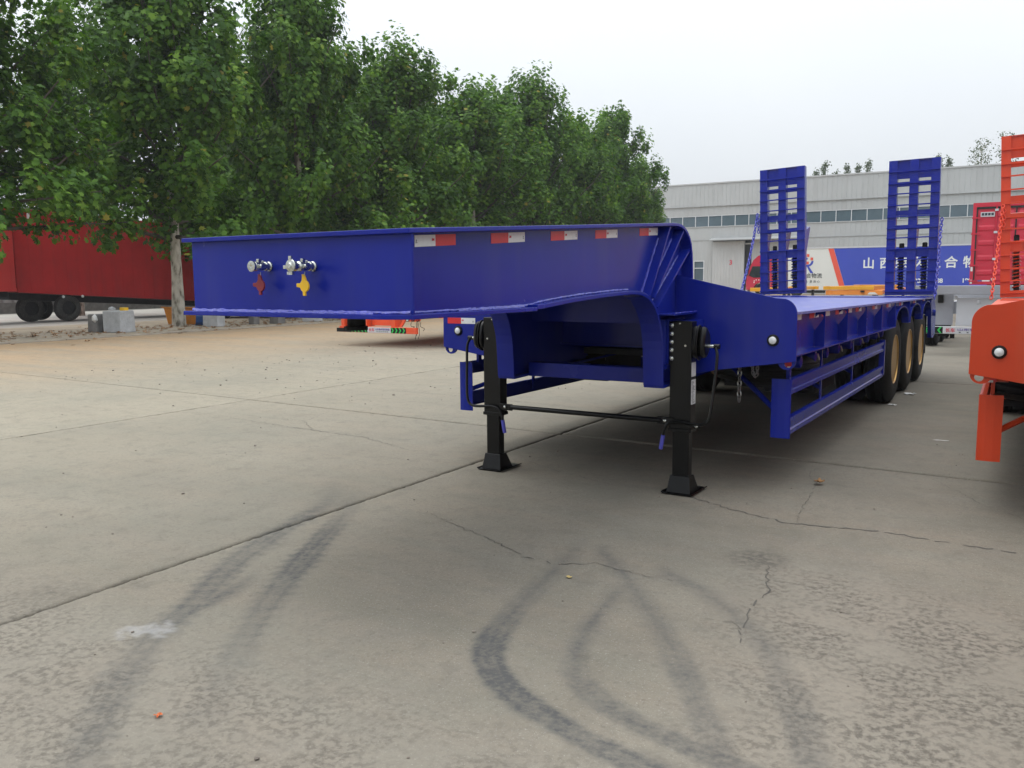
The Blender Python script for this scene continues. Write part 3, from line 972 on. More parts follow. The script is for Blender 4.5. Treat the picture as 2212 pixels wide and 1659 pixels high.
# side rails with posts, arches and lower chord
ARC = [8.56, 9.86, 11.15]
def zch(y): return 1.0 - .0075 * (y - 3.25)
edge = [(3.235, zch(3.235)), (7.85, zch(7.85))]
lower = [(3.235, zch(3.235)), (7.88, zch(7.88))]
for c in ARC:
    hw, tp = .56, 1.185
    z0 = zch(c - hw)
    for t in np.linspace(math.pi, 0, 15):
        y, z = c + hw * math.cos(t), z0 + (tp - z0) * math.sin(t) ** .75
        lower.append((y, z))
lower += [(11.95, .98)]
for s in (1, -1):
    xw0, xw1 = sorted((s * 1.412, s * 1.42))
    poly = lower + [(11.95, dz(11.95) - .02), (3.235, dz(3.235) - .02)]
    MB().prism(poly, 'X', xw0, xw1).build('side_web', BL, T)
    xa, xb = sorted((s * 1.42, s * 1.5))
    MB().sheet(lower, -.01, 'X', xa, xb).build('lower_chord', BL, T)
    for i, y in enumerate((4.16, 5.08, 6.03, 6.97, 7.95)):
        zt, zb = dz(y) - .019, zch(y) + .002
        hz = 1.125                                       # half-heart cut-out against the web
        hp = [(0, hz), (.025, hz + .035), (.05, hz + .072), (.061, hz + .092), (.064, hz + .107), (.06, hz + .118), (.05, hz + .126), (.036, hz + .127), (.018, hz + .12), (.006, hz + .108), (0, hz + .1)]
        pl = [(1.421, zb), (1.497, zb), (1.497, zt), (1.421, zt)] + [(1.421 + a, b) for a, b in hp[::-1]]
        MB().prism([(s * a, b) for a, b in pl], 'Y', y - .004, y + .004).build('side_post', BL, T)
    for (a, b) in ((9.19, 9.23), (10.49, 10.53)):
        MB().box(*sorted((s * 1.421, s * 1.497)), a, a + .008, .99, dz(a) - .02).build('side_post', BL, T)
    for (a, b, c) in ((3.40, 3.55, 3.70), (3.96, 4.12, 4.277), (4.39, 4.54, 4.694), (4.93, 5.085, 5.246), (5.38, 5.53, 5.68), (5.875, 6.037, 6.179), (6.82, 6.966, 7.124), (7.77, 7.92, 8.09), (8.80, 8.96, 9.118), (9.315, 9.48, 9.607), (10.13, 10.32, 10.461), (10.60, 10.75, 10.875), (11.25, 11.38, 11.55)):
        tape(a, b, c, dz(a) - .026, s * 1.42, True, -.0088, s, .042)
    # side guard
    fp = [(s * x, z) for x, z in ((1.305, 3.365), (1.35, 3.358), (1.40, 3.358), (1.437, 3.364), (1.443, 3.375), (1.433, 3.376), (1.40, 3.37), (1.35, 3.37), (1.31, 3.377))]
    MB().prism(fp, 'Z', .386, .815).build('guard_end_plate', BL, T)
    def rail(z0, z1):
        h_ = z1 - z0
        pf = [(1.425, z0), (1.44, z0 + .004), (1.44, z0 + h_ * .28), (1.430, z0 + h_ * .34), (1.430, z0 + h_ * .66), (1.44, z0 + h_ * .72), (1.44, z1 - .004), (1.425, z1), (1.40, z1), (1.40, z1 - .006), (1.42, z1 - .008), (1.42, z0 + .008), (1.40, z0 + .006), (1.40, z0)]
        MB().prism([(s * a, b) for a, b in pf], 'Y', 3.378, 7.6).build('guard_rail', BL, T)
    rail(.702, .813)
    rail(.412, .54)
    MB().box(*sorted((s * 1.39, s * 1.445)), 7.602, 7.66, .43, .83).build('guard_end_post', BL, T)
    for y in (4.58, 5.97):
        MB().box(*sorted((s * 1.385, s * 1.398)), y - .02, y + .02, .43, .97).build('guard_upright', BL, T)
        MB().tube([(s * 1.385, y, .62), (s * .75, y + .02, .93)], .018, 8).build('guard_stay', BL, T)
    MB().box(*sorted((s * 1.36, s * 1.384)), 3.55, 3.6, .80, .99).build('guard_hanger', BL, T)
    MB().tube([(s * 1.33, 3.4, .58), (s * .72, 4.1, .87)], .02, 8).build('guard_stay', BL, T)
    m = MB()
    m.mat(0).box(*sorted((s * 1.352, s * 1.402)), 3.53, 3.535, .882, .925)
    m.mat(1).box(*sorted((s * 1.372, s * 1.402)), 3.527, 3.5295, .878, .892)
    m.build('corner_sticker', [M['tape_red'], M['tape_white']], T)
    for i, y in enumerate((3.84, 4.34, 4.79, 5.28, 5.85, 6.35, 6.8, 7.34, 7.75)):
        o = MB().lathe([(-.1, .05), (0, .05), (.012, .044), (.02, .02), (.024, 0)] if s > 0 else [(.1, .05), (0, .05), (-.012, .044), (-.02, .02), (-.024, 0)], (s * 1.385, y, .9), 'X', 14).build('lashing_winch', BL, T, smooth=True)
        if i % 2:
            MB().tube([(s * 1.405, y + .03, .92), (s * 1.415, y + .05, .87)], .006, 6).build('winch_pin', M['steel'], o)

# landing legs
LT = {}
for s in (1, -1):
    lg = MB().box(*sorted((s * .712, s * .87)), 2.888, 2.99, .47, 1.238).build('landing_leg', M['black'], T, bevel=.006)
    MB().box(*sorted((s * .70, s * .712)), 2.90, 2.93, .93, 1.236).build('bolt_flange', M['black'], lg)
    MB().box(*sorted((s * .735, s * .855)), 2.902, 2.98, .10, .469).build('inner_leg', M['black'], lg, bevel=.005)
    MB().box(*sorted((s * .706, s * .876)), 2.882, 2.996, .452, .478).build('leg_collar', M['black'], lg, bevel=.004)
    # flared foot on a bent sole plate
    x0, x1 = s * .795 - .084, s * .795 + .084
    v = [(x0 - .005, 2.868, .012), (x1 + .005, 2.868, .012), (x1 + .005, 3.06, .012), (x0 - .005, 3.06, .012), (s * .795 - .072, 2.893, .135), (s * .795 + .072, 2.893, .135), (s * .795 + .072, 2.99, .135), (s * .795 - .072, 2.99, .135)]
    MB().add(v, [(0, 3, 2, 1), (4, 5, 6, 7), (0, 1, 5, 4), (1, 2, 6, 5), (2, 3, 7, 6), (3, 0, 4, 7)]).build('foot', M['black'], lg, bevel=.004)
    MB().sheet([(s * .795 - .12, .016), (s * .795 - .1, .006), (s * .795 + .1, .006), (s * .795 + .12, .016)], .007, 'Y', 2.84, 3.15).build('sole_plate', M['black'], lg)
    # pear-shaped gear case
    def pear(k, x0, x1):
        prof = []
        for t in np.linspace(0, 2 * math.pi, 36, endpoint=False):
            c, sn = math.cos(t), math.sin(t)
            r_ = .062 + .045 * (1 - sn) / 2 + .006 * math.cos(3 * t)
            prof.append((2.945 + r_ * c * .92 * k, 1.115 + (r_ + .025) * sn * 1.02 * k - .0))
        return MB().prism(prof, 'X', *sorted((s * x0, s * x1)))
    g1 = pear(1.0, .871, .905).build('gear_case', M['black'], lg, smooth=True, bevel=.01)
    pear(1.1, .905, .915).build('case_flange', M['black'], lg, smooth=True, bevel=.003)
    pear(.98, .915, .965).build('case_cover', M['black'], lg, smooth=True, bevel=.022)
    MB().lathe([(s * .0, .012), (s * .085, .012)], (s * .962, 2.945, 1.066), 'X', 14).build('crank_shaft', M['chrome'], lg, smooth=True)
    for z in (1.209, 1.15, 1.092, 1.035, .977):
        MB().lathe([(0, .017), (-.004, .017), (-.005, .011), (-.014, .0105), (-.017, .006)], (s * .724, 2.888, z), 'Y', 6).build('bolt', M['chrome'], lg)
    MB().lathe([(0, .009), (-.008, .009)], (s * .827, 2.888, 1.069), 'Y', 6).build('bolt', M['chrome'], lg)
    MB().lathe([(0, .006), (-.006, .006)], (s * .784, 2.888, 1.223), 'Y', 6).build('bolt', M['chrome'], lg)
    # crank handle hanging down and hooked across the leg
    hp = smooth_path([(s * 1.03, 2.93, 1.06), (s * 1.045, 2.915, 1.0), (s * 1.04, 2.9, .86), (s * 1.022, 2.87, .62), (s * 1.0, 2.865, .545), (s * .95, 2.862, .522), (s * .86, 2.86, .525), (s * .77, 2.86, .53), (s * .71, 2.86, .51), (s * .685, 2.862, .46), (s * .678, 2.865, .42)], 5)
    hd = MB().tube(hp, .011, 8).build('crank_handle', M['black'], lg, smooth=True)
    MB().lathe([(-.02, .018), (.02, .018)], (s * 1.032, 2.945, 1.066), 'X', 12).build('handle_clevis', M['black'], lg, smooth=True)
    MB().tube([(s * .678, 2.865, .425), (s * .66, 2.867, .323)], .0145, 12).build('handle_grip', M['blue_grip'], lg, smooth=True)
    # mounting
    MB().box(*sorted((s * .692, s * .699)), 2.87, 3.2, .935, 1.25).build('mount_plate', BL, T)
    MB().box(*sorted((s * .64, s * .6915)), 2.83, 2.86, .935, 1.25).box(*sorted((s * .618, s * .6915)), 2.861, 3.2, .9, .93).build('mount_bracket', BL, T)
    MB().box(*sorted((s * .7, s * .85)), 2.992, 3.2, .98, 1.24).build('mount_box', BL, T)
    MB().box(*sorted((s * .60, s * .79)), 2.76, 3.21, 1.283, 1.296).build('mount_shelf', BL, T, bevel=.002)
    bead([(s * .79, 2.78, 1.299), (s * .79, 3.2, 1.299)], .005, 31).build('weld_bead', M['weld'], T)
    if s > 0:
        st = MB().box(.8705, .8715, 2.894, 2.982, .653, .829).box(.8705, .8713, 2.894, 2.98, .85, .95).build('leg_sticker', M['sticker'], lg)
        mk = MB()
        rq = random.Random(5)
        for i in range(26):
            z = .66 + i * .0062
            y = 2.9 + rq.random() * .02
            mk.box(.8717, .8721, y, y + rq.uniform(.012, .055), z, z + .0026)
        mk.build('sticker_print', M['print_dark'], lg)
lg = [o for o in T.children if o.name.startswith('landing_leg')][0]
MB().tube([(-.60, 2.873, .533), (.66, 2.873, .53)], .019, 12).build('cross_tube', M['black'], T, smooth=True)
for x in (-.66, .68):
    MB().box(x - .05, x + .07, 2.866, 2.88, .505, .557).build('tube_end', M['black'], T, bevel=.004)
MB().box(.86, .945, 2.872, 2.88, .494, .522).build('tube_end', M['black'], T, bevel=.003)
for x, z in ((-.655, .532), (.69, .53), (.925, .508)):
    MB().lathe([(0, .012), (-.008, .012), (-.011, .006)], (x, 2.866, z), 'Y', 6).build('bolt', M['chrome'], T)

# chains
def chain(path, lw, lr, mat, name='chain'):
    P = [Vector(p) for p in path]
    L = sum((b - a).length for a, b in zip(P[:-1], P[1:]))
    pitch = lw * 1.35
    n = int(L / pitch)
    m = MB()
    for i in range(n):
        s_ = (i + .5) / n * L
        for a, b in zip(P[:-1], P[1:]):
            d = (b - a).length
            if s_ <= d: break
            s_ -= d
        c = a.lerp(b, min(1, s_ / d))
        t = (b - a).normalized()
        u = t.cross(Vector((.3, 1, .1))).normalized()
        v_ = t.cross(u)
        if i % 2: u = v_
        pts = []
        for k in range(12):
            q = 2 * math.pi * k / 12
            pts.append(c + t * math.cos(q) * lw * .95 + u * math.sin(q) * lw * .55)
        m.tube(pts + [pts[0], pts[1]], lr, 5, cap=False)
    return m.build(name, mat, T, smooth=True)
chain([(.94, 3.8, .9), (.94, 3.8, .57)], .028, .006, M['steel'])
chain([(1.035, 3.8, .87), (1.045, 3.8, .79), (1.06, 3.8, .772), (1.075, 3.8, .79), (1.08, 3.8, .88)], .02, .004, M['steel'])

# axles and wheels
def tyre_mesh():
    Ro, Ri, W = .535, .285, .29
    pr = [(-.5, .60), (-.52, .72), (-.5, .86), (-.42, .955), (-.36, .985), (-.26, .995), (-.25, .965), (-.17, .965), (-.16, 1.), (-.04, 1.), (-.03, .965), (.03, .965), (.04, 1.), (.16, 1.), (.17, .965), (.25, .965), (.26, .995), (.36, .985), (.42, .955), (.5, .86), (.52, .72), (.5, .60), (.46, .545), (-.46, .545)]
    return MB().lathe([(a * W, b * Ro) for a, b in pr], (0, 0, 0), 'X', 56, close=True).mesh('tyre', M['rubber'], True)
def rim_mesh():
    pr = [(.128, .305), (.142, .3), (.142, .292), (.125, .28), (.122, .268), (.09, .266), (.086, .258), (-.02, .252), (-.1, .244), (-.135, .225), (-.14, .12), (-.12, .11), (-.1, .0)]
    return MB().lathe(pr, (0, 0, 0), 'X', 48).mesh('rim', M['gold'], True)
def hub_mesh():
    m = MB().lathe([(-.13, .105), (-.03, .1), (-.01, .085), (.01, .07), (.015, .0)], (0, 0, 0), 'X', 24)
    for k in range(10):
        t = 2 * math.pi * k / 10
        m.lathe([(-.139, .014), (-.11, .014)], (0, .165 * math.cos(t), .165 * math.sin(t)), 'X', 6)
    return m.mesh('hub', M['chassis'], True)
TY, RI, HU = tyre_mesh(), rim_mesh(), hub_mesh()
def wheel(parent, x, y, s, r=.535, rim=True):
    t = link('tyre', TY, parent)
    t.location = (x, y, r)
    t.rotation_euler = (random.uniform(0, 1), 0, 0 if s > 0 else math.pi)
    if rim:
        a = link('rim', RI, t)
        b = link('hub', HU, t)
    return t
AX = (8.54, 9.84, 11.15)
for y in AX:
    MB().tube([(-1.2, y, .535), (1.2, y, .535)], .075, 12).build('axle', M['chassis'], T, smooth=True)
    for s in (1, -1):
        wheel(T, s * 1.295, y, s)
        wheel(T, s * .965, y, -s)
        m = MB()
        for k in range(7):
            L = .55 - .07 * k
            m.box(*sorted((s * .66, s * .75)), y - L, y + L, .66 - .016 * k, .674 - .016 * k)
        m.build('leaf_spring', M['chassis'], T)
        MB().prism([(y + .58, .6), (y + .72, .6), (y + .76, .95), (y + .54, .95)], 'X', *sorted((s * .67, s * .74))).build('spring_hanger', BL, T)

# stand-in tanks, spare wheels and tool boxes added to block light under the deck
for s in (1, -1):
    MB().box(*sorted((s * .78, s * 1.25)), 5.05, 5.9, .5, .93).build('tool_box', M['matblack'], T, bevel=.02)  # added box, closes off the light behind the guard
    MB().tube([(s * 1.0, 6.15, .78), (s * 1.0, 6.2, .78), (s * 1.0, 7.15, .78), (s * 1.0, 7.2, .78)], [.09, .14, .14, .09], 18).build('standin_air_tank', M['chassis'], T, smooth=True)
    for y in (6.35, 7.0):
        MB().box(*sorted((s * .985, s * 1.015)), y - .02, y + .02, .92, .97).build('standin_tank_hanger', M['chassis'], T)
    t = link('standin_tyre', TY, T)
    t.location = (s * .0 + s * .98, 4.4, .8)
    t.rotation_euler = (0, R(90), 0)
    t.scale = (.75, .8, .8)
    MB().box(*sorted((s * .64, s * 1.32)), 4.36, 4.44, .62, .66).build('standin_carrier', M['chassis'], T)
MB().box(-.53, .53, 4.0, 7.8, .88, .93).build('centre_pan', M['chassis'], T)

# tail
for s in (1, -1):
    pl = [(11.62, 1.19), (12.06, dz(12.06) - .022), (12.33, 1.0), (12.36, .64), (12.15, .585), (11.85, .60), (11.74, .85)]
    MB().prism(pl, 'X', *sorted((s * 1.445, s * 1.5))).build('tail_plate', BL, T)
    MB().tube([(s * 1.5, 12.03, .98), (s * 1.53, 12.03, .98)], .05, 14).build('tail_pin', BL, T, smooth=True)
    MB().box(*sorted((s * 1.30, s * 1.43)), 11.8, 11.812, .36, .95).build('mud_flap', M['matblack'], T)
MB().box(-1.44, 1.44, 12.07, 12.2, .95, dz(12.1) - .03).build('tail_beam', BL, T, bevel=.006)
MB().box(-1.35, 1.35, 12.25, 12.33, .5, .62).build('rear_bumper', BL, T, bevel=.006)
for x in (-.9, .9):
    MB().box(x - .05, x + .05, 12.205, 12.245, .5, 1.0).build('bumper_bracket', BL, T)

# loading ramps, folded upright
def ramp(x0, x1, roll):
    W = x1 - x0
    H = 2.11
    lean = math.atan2(.12, H)
    root = MB().box(0, W, 0, .02, -.0, .09).build('ramp', BL, T)
    root.location = (x0, 12.07, 1.245)
    root.rotation_euler = (-lean, R(roll), 0)
    b = .128
    for (a, c) in ((0, b), (W * .5 - .064, W * .5 + .064), (W - b, W)):
        MB().box(a, c, 0, .006, .09, H).box(a, a + .006, .0065, .13, .0, H).box(c - .006, c, .0065, .13, .0, H).build('ramp_stringer', BL, root)
    k = H / 1360
    for y in (300, 420, 525, 640, 755, 870, 970, 1080, 1190, 1305, 1410, 1512):
        z = (1550 - y) * k
        MB().box(0, W, -.03, -.0005, z - .009, z + .009).build('ramp_cleat', BL, root)
    for (y0, y1) in ((192, 372), (402, 450), (690, 742), (838, 884), (1082, 1162), (1500, 1548)):
        MB().box(.008, W - .008, .032, .04, (1550 - y1) * k, (1550 - y0) * k).build('ramp_cross_plate', BL, root)
    MB().box(0, W, .0, .125, H, H + .008).build('ramp_top_edge', BL, root)
    # folding stand on the back
    for x in (.09, W * .5 + .05, W - .012):
        pl = [(.132, 1.06), (.40, 1.14), (.40, 1.10), (.15, .70), (.132, .70)]
        MB().prism(pl, 'X', x, x + .008).build('stand_gusset', BL, root)
    MB().add([(.08, .14, 1.062), (W, .14, 1.062), (W, .40, 1.142), (.08, .40, 1.142), (.08, .14, 1.07), (W, .14, 1.07), (W, .40, 1.15), (.08, .40, 1.15)],
             [(0, 3, 2, 1), (4, 5, 6, 7), (0, 1, 5, 4), (1, 2, 6, 5), (2, 3, 7, 6), (3, 0, 4, 7)]).build('stand_foot', BL, root)
    for x in (W * .28, W * .72 + .01):
        z0, z1 = .11, .66
        m = MB().tube([(x, .16, .06), (x, .16, .82)], .038, 12)
        m.lathe([(0, .032), (.11, .032)], (x, .16, .72), 'Z', 12).lathe([(0, .05), (.02, .05)], (x, .16, .70), 'Z', 12).lathe([(0, .055), (.03, .055)], (x, .16, .06), 'Z', 12)
        sp = m.build('spring_rod', M['chassis'], root, smooth=True)
        hel = [(x + .052 * math.cos(t), .16 + .052 * math.sin(t), z0 + (z1 - z0) * i / 168) for i, t in enumerate(np.linspace(0, 2 * math.pi * 12, 169))]
        MB().tube(hel, .0095, 6).build('coil_spring', BL, sp, smooth=True)
    return root
ramp(.772, 1.512, -1.0)
ramp(-1.215, -.47, -2.7)
chain([(1.53, 12.23, 2.44), (1.53, 12.07, 2.1), (1.53, 12.02, 1.8), (1.53, 11.88, 1.42), (1.52, 11.85, 1.2)], .036, .0085, M['weld'])
chain([(-1.31, 12.1, 2.62), (-1.33, 11.98, 2.2), (-1.35, 11.78, 1.78), (-1.37, 11.52, 1.36), (-1.38, 11.5, 1.24)], .036, .0085, M['weld'])
chain([(-1.29, 12.12, 2.55), (-1.285, 12.1, 2.3)], .036, .0085, M['weld'])

# ================================================================== ORANGE-RED LOW-BED TRAILER ALONGSIDE
bpy.context.view_layer.update()
T2 = copy_tree(T)
T2.location = (4.146, .035, -.03)
T2.rotation_euler = (0, 0, .0235)
T2['label'] = 'orange-red low-bed semi-trailer cut off by the right edge of the picture'
SWAP = {'blue_paint': M['red'], 'blue_deck_sheen': M['red_deck'], 'painted_weld': M['red_weld'], 'violet_blue_grip': M['red']}
def recolour(o):
    if o.type == 'MESH':
        for sl_ in o.material_slots:
            if sl_.material and sl_.material.name in SWAP:
                mm = SWAP[sl_.material.name]
                sl_.link = 'OBJECT'
                sl_.material = mm
    for c in o.children:
        recolour(c)
bpy.context.view_layer.update()
recolour(T2)
nr = 0
for c in T2.children:
    if c.name.startswith('ramp'):
        c.location.x -= .26
        c.scale.z = 1.13
    if c.name.startswith('chain') and c.data.materials and c.data.materials[0].name == 'painted_weld':
        c.location.x -= .2
    if c.name.startswith('reflective_tape') and any(abs(v.co.y - 3.2165) < .01 for v in list(c.data.vertices)[:2]):
        for g in list(c.children):
            bpy.data.objects.remove(g)
        bpy.data.objects.remove(c)

# ================================================================== TREES
def leaf_cloud(name, pos, nrm, size, rnd, mat, lobes=True):
    n = len(pos)
    if lobes:
        out = np.array([(0, -.5), (.26, -.36), (.62, -.2), (.36, .02), (.6, .42), (.22, .34), (0, .85), (-.22, .34), (-.6, .42), (-.36, .02), (-.62, -.2), (-.26, -.36)])
    else:
        out = np.array([(0, -.6), (.42, 0), (0, .8), (-.42, 0)])
    k = len(out)
    rs = np.random.RandomState(n)
    nrm = nrm / np.linalg.norm(nrm, axis=1)[:, None]
    a = np.cross(nrm, rs.normal(size=(n, 3)))
    a /= np.linalg.norm(a, axis=1)[:, None] + 1e-9
    b = np.cross(nrm, a)
    droop = -.25 * (out[:, 0] ** 2 + .6 * out[:, 1] ** 2)
    V = pos[:, None, :] + size[:, None, None] * (out[None, :, 0, None] * a[:, None, :] + out[None, :, 1, None] * b[:, None, :] + droop[None, :, None] * nrm[:, None, :])
    V = V.reshape(-1, 3)
    me = bpy.data.meshes.new(name)
    me.vertices.add(len(V))
    me.vertices.foreach_set('co', V.ravel())
    me.loops.add(n * k)
    me.loops.foreach_set('vertex_index', np.arange(n * k, dtype=np.int32))
    me.polygons.add(n)
    me.polygons.foreach_set('loop_start', (np.arange(n) * k).astype(np.int32))
    me.update(calc_edges=True)
    at = me.attributes.new('rnd', 'FLOAT', 'FACE')
    at.data.foreach_set('value', rnd.astype(np.float32))
    me.materials.append(mat)
    return me

def plane_tree(seed, H, spread, nleaf, sparse_top=False, base=2.3, leaf=.128):
    """tapered trunk, ascending limbs, leaves in upright plumes round the limbs"""
    rs = np.random.RandomState(seed)
    wood = MB()
    tp = []
    for i in range(9):
        t = i / 8
        tp.append((rs.normal(0, .05) * t, rs.normal(0, .05) * t, H * .9 * t))
    tp[0] = (0, 0, -.05)
    wood.tube(tp, [.215 if i == 0 else max(.02, .18 * (1 - i / 8) ** .9) for i in range(9)], 14)
    limbs = []
    wood.mat(1)
    nl = 64
    for i in range(nl):
        f = i / (nl - 1)
        h0 = base + (H * .86 - base) * f ** 1.05
        az = i * 2.39996 + rs.normal(0, .35)
        prof = (1 - f ** 1.7) ** .8 * (.72 + .28 * min(1, f * 4))
        L = spread * (prof + .14) * rs.uniform(.78, 1.12)
        el = R(6 + 42 * min(1, f * 1.8) + rs.uniform(-10, 12)) if f < .5 else R(50 + rs.uniform(-12, 14))
        d = np.array([math.cos(az) * math.cos(el), math.sin(az) * math.cos(el), math.sin(el)])
        p = np.array([tp[0][0], tp[0][1], h0]) * np.array([0, 0, 1])
        pts = [p.copy()]
        for k in range(6):
            d = d + np.array([0, 0, .10 if f > .12 else -.02]) + rs.normal(0, .07, 3)
            d /= np.linalg.norm(d)
            p = p + d * L / 6
            pts.append(p.copy())
        limbs.append((pts, L, f))
        r0 = .055 * (1 - f) + .015
        wood.tube([tuple(q) for q in pts], [r0 * (1 - k / 7.2) for k in range(7)], 6)
    wt = np.array([L ** 1.4 for _, L, _ in limbs])
    wt /= wt.sum()
    pos, nrm, siz, rnd = [], [], [], []
    for (pts, L, f), q in zip(limbs, wt):
        n = int(nleaf * q)
        if sparse_top and f > .72:
            n = int(n * .45)
        P = np.array(pts)
        # plumes: several upright tufts along the limb
        nt = max(3, int(L * 2.6))
        tt = .08 + .96 * rs.rand(nt) ** .8
        cen = []
        for t in tt:
            u = min(t, .999) * 6
            k = int(u)
            c = P[k] + (P[k + 1] - P[k]) * (u - k)
            c = c + rs.normal(0, .26, 3) * np.array([1, 1, .7])
            cen.append(c)
        cen = np.array(cen)
        sel = np.minimum((rs.rand(n) ** 1.25 * nt).astype(int), nt - 1)
        rad = rs.uniform(.26, .5, nt)[sel]
        off = rs.normal(size=(n, 3))
        off /= np.linalg.norm(off, axis=1)[:, None]
        rr_ = rad * rs.rand(n) ** .42
        hgt = rs.uniform(1.2, 2.1, nt)[sel]
        o = off * rr_[:, None]
        o[:, 2] *= hgt
        o[:, 2] += .1
        pos.append(cen[sel] + o)
        outw = off.copy()
        ax = cen[sel].copy(); ax[:, 2] = 0
        ax /= np.linalg.norm(ax, axis=1)[:, None] + .3
        nrm.append(off * .55 + ax * .55 + np.array([0, 0, .65]) + rs.normal(0, .38, (n, 3)))
        siz.append(leaf * rs.uniform(.65, 1.3, n))
        tuft = rs.uniform(-.18, .18, nt)[sel]
        rnd.append(np.clip(rs.beta(2.2, 2.6, n) * .86 + tuft + (rs.rand(n) > .988) * .6, 0, 1))
    pos = np.concatenate(pos); nrm = np.concatenate(nrm); siz = np.concatenate(siz); rnd = np.concatenate(rnd)
    keep = pos[:, 2] > 1.75
    return wood.mesh('trunk', [M['bark'], M['limb']], True), leaf_cloud('crown', pos[keep], nrm[keep], siz[keep], rnd[keep], M['leaf'])

VAR = [plane_tree(11, 12.2, 4.4, 41000), plane_tree(23, 12.2, 4.2, 37000), plane_tree(37, 12.2, 4.1, 32000, True), plane_tree(41, 12.2, 4.0, 32000, True)]
bpy.context.view_layer.update()
def put_tree(x, y, H, var, rz, label, group='plane trees along the verge', wid=1.):
    t = empty('plane_tree', (x, y, .03), rz, label, 'tree', group)
    wd, cr_ = VAR[var]
    k = H / 12.2
    for nm, me in (('trunk', wd), ('crown', cr_)):
        o = link(nm, me, t)
        o.scale = (wid, wid, k)
    return t
put_tree(-22.1, 9.2, 13.4, 1, .3, 'leafy plane tree whose crown fills the top left corner', wid=1.12)
put_tree(-22.1, 16.2, 14.6, 0, 1.9, 'big plane tree with bare pale trunk left of the blue trailer front', wid=1.12)
put_tree(-22.1, 22.0, 14.6, 1, 4.2, 'tall plane tree reaching the top edge right behind the pale-trunked one')
put_tree(-22.0, 28.0, 13.0, 2, 2.6, 'plane tree with thin see-through top, third crown in the row', wid=1.1)
put_tree(-22.0, 34.0, 12.4, 3, .9, 'plane tree with narrow dark-tipped top beside the see-through crown', wid=1.15)
put_tree(-21.9, 40.0, 14.0, 2, 5.1, 'plane tree with broad airy top, highest in the middle of the row', wid=1.15)
put_tree(-21.9, 45.6, 12.3, 3, 3.4, 'plane tree lower than the airy-topped one to its left', wid=1.15)
put_tree(-21.8, 50.2, 13.2, 1, 1.2, 'plane tree with steep right flank, third from the hall end of the row')
put_tree(-21.9, 53.6, 10.6, 3, 4.6, 'shorter plane tree stepping down towards the grey hall', wid=.82)
put_tree(-21.9, 56.8, 7.6, 0, 2.2, 'lowest plane tree at the far end touching the hall roofline', wid=.55)
put_tree(-27.5, 25.2, 12.2, 1, 3.1, 'plane tree filling the gap behind the second and third crowns', 'plane trees of the back row', 1.1)
put_tree(-27.5, 31.2, 11.6, 0, 5.3, 'plane tree filling the gap behind the third and fourth crowns', 'plane trees of the back row', 1.1)
put_tree(-27.3, 37.5, 12.0, 1, .7, 'plane tree showing in the gap left of the airy broad-topped crown', 'plane trees of the back row', 1.1)
put_tree(-27.0, 43.5, 11.5, 0, 2.9, 'plane tree showing low in the gap right of the airy broad-topped crown', 'plane trees of the back row', 1.1)
put_tree(-35.5, 21.0, 14.5, 3, 2.2, 'plane tree behind the red box trailers, left of the row gap', 'plane trees of the back row')
put_tree(-35.5, 29.5, 14.0, 2, .2, 'plane tree of the back row behind the first tall crowns', 'plane trees of the back row')
put_tree(-35.0, 38.0, 15.0, 3, 3.9, 'plane tree of the back row showing between the third and fourth crowns', 'plane trees of the back row')

# poplars beyond the hall
def poplar(seed, H, W, n, leafy):
    rs = np.random.RandomState(seed)
    wood = MB()
    wood.tube([(0, 0, 0), (0, 0, H * .5), (rs.normal(0, .1), 0, H * .97)], [.2, .13, .03], 8)
    pos = []
    lim = []
    for i in range(30):
        f = .25 + .73 * i / 29
        az = rs.uniform(0, 6.3)
        L = W * (1.25 - f) * rs.uniform(.6, 1.2) + .3
        a = np.array([0, 0, H * f])
        el = R(rs.uniform(68, 82)) if not leafy else R(rs.uniform(25, 60))
        e = a + L * np.array([math.cos(az) * math.cos(el), math.sin(az) * math.cos(el), math.sin(el)])
        e[2] = min(e[2], H)
        wood.tube([tuple(a), tuple((a + e) / 2 + rs.normal(0, .08, 3)), tuple(e)], [.05, .035, .015], 5)
        lim.append((a, e))
    for a, e in lim:
        k = n // 30
        t = rs.rand(k) ** .6
        q = a + (e - a) * t[:, None] + rs.normal(0, .3 if leafy else .2, (k, 3))
        pos.append(q)
    pos = np.concatenate(pos)
    return wood.mesh('trunk', M['bark'], True), leaf_cloud('crown', pos, rs.normal(size=pos.shape) + np.array([0, 0, .4]), rs.uniform(.12, .22, len(pos)), rs.rand(len(pos)), M['poplar'], False)
PV = [poplar(1, 15.5, 1.3, 1800, False), poplar(2, 15.5, 1.1, 1500, False), poplar(5, 16.6, 3.0, 1300, True)]
def put_poplar(x, H, v, lb, k=15.5):
    t = empty('poplar_tree', (x, 110, 0), random.uniform(0, 6), lb, 'tree', 'trees showing over the hall roof')
    for nm, me in zip(('trunk', 'crown'), PV[v]):
        o = link(nm, me, t)
        o.scale = (1, 1, H / k)
    return t
for x, H, v, lb in ((-22.0, 14.6, 1, 'first slim poplar tip over the hall roof right of the left ramp'), (-21.0, 15.4, 0, 'tallest slim poplar in the pair nearest the left ramp'), (-19.6, 14.3, 1, 'low poplar tip between the two poplar clusters over the hall'),
                    (-18.2, 14.9, 0, 'slim poplar starting the middle cluster over the hall'), (-17.0, 14.8, 0, 'broad middle poplar over the hall roof'), (-15.9, 15.3, 1, 'slim poplar ending the middle cluster over the hall'),
                    (-8.2, 15.3, 0, 'poplar tip showing right beside the right blue ramp'), (-7.2, 15.0, 1, 'second poplar tip just right of the right blue ramp')):
    put_poplar(x, H, v, lb)
put_poplar(-3.9, 16.6, 2, 'thin leafy tree over the hall roof left of the orange ramp', 16.6)
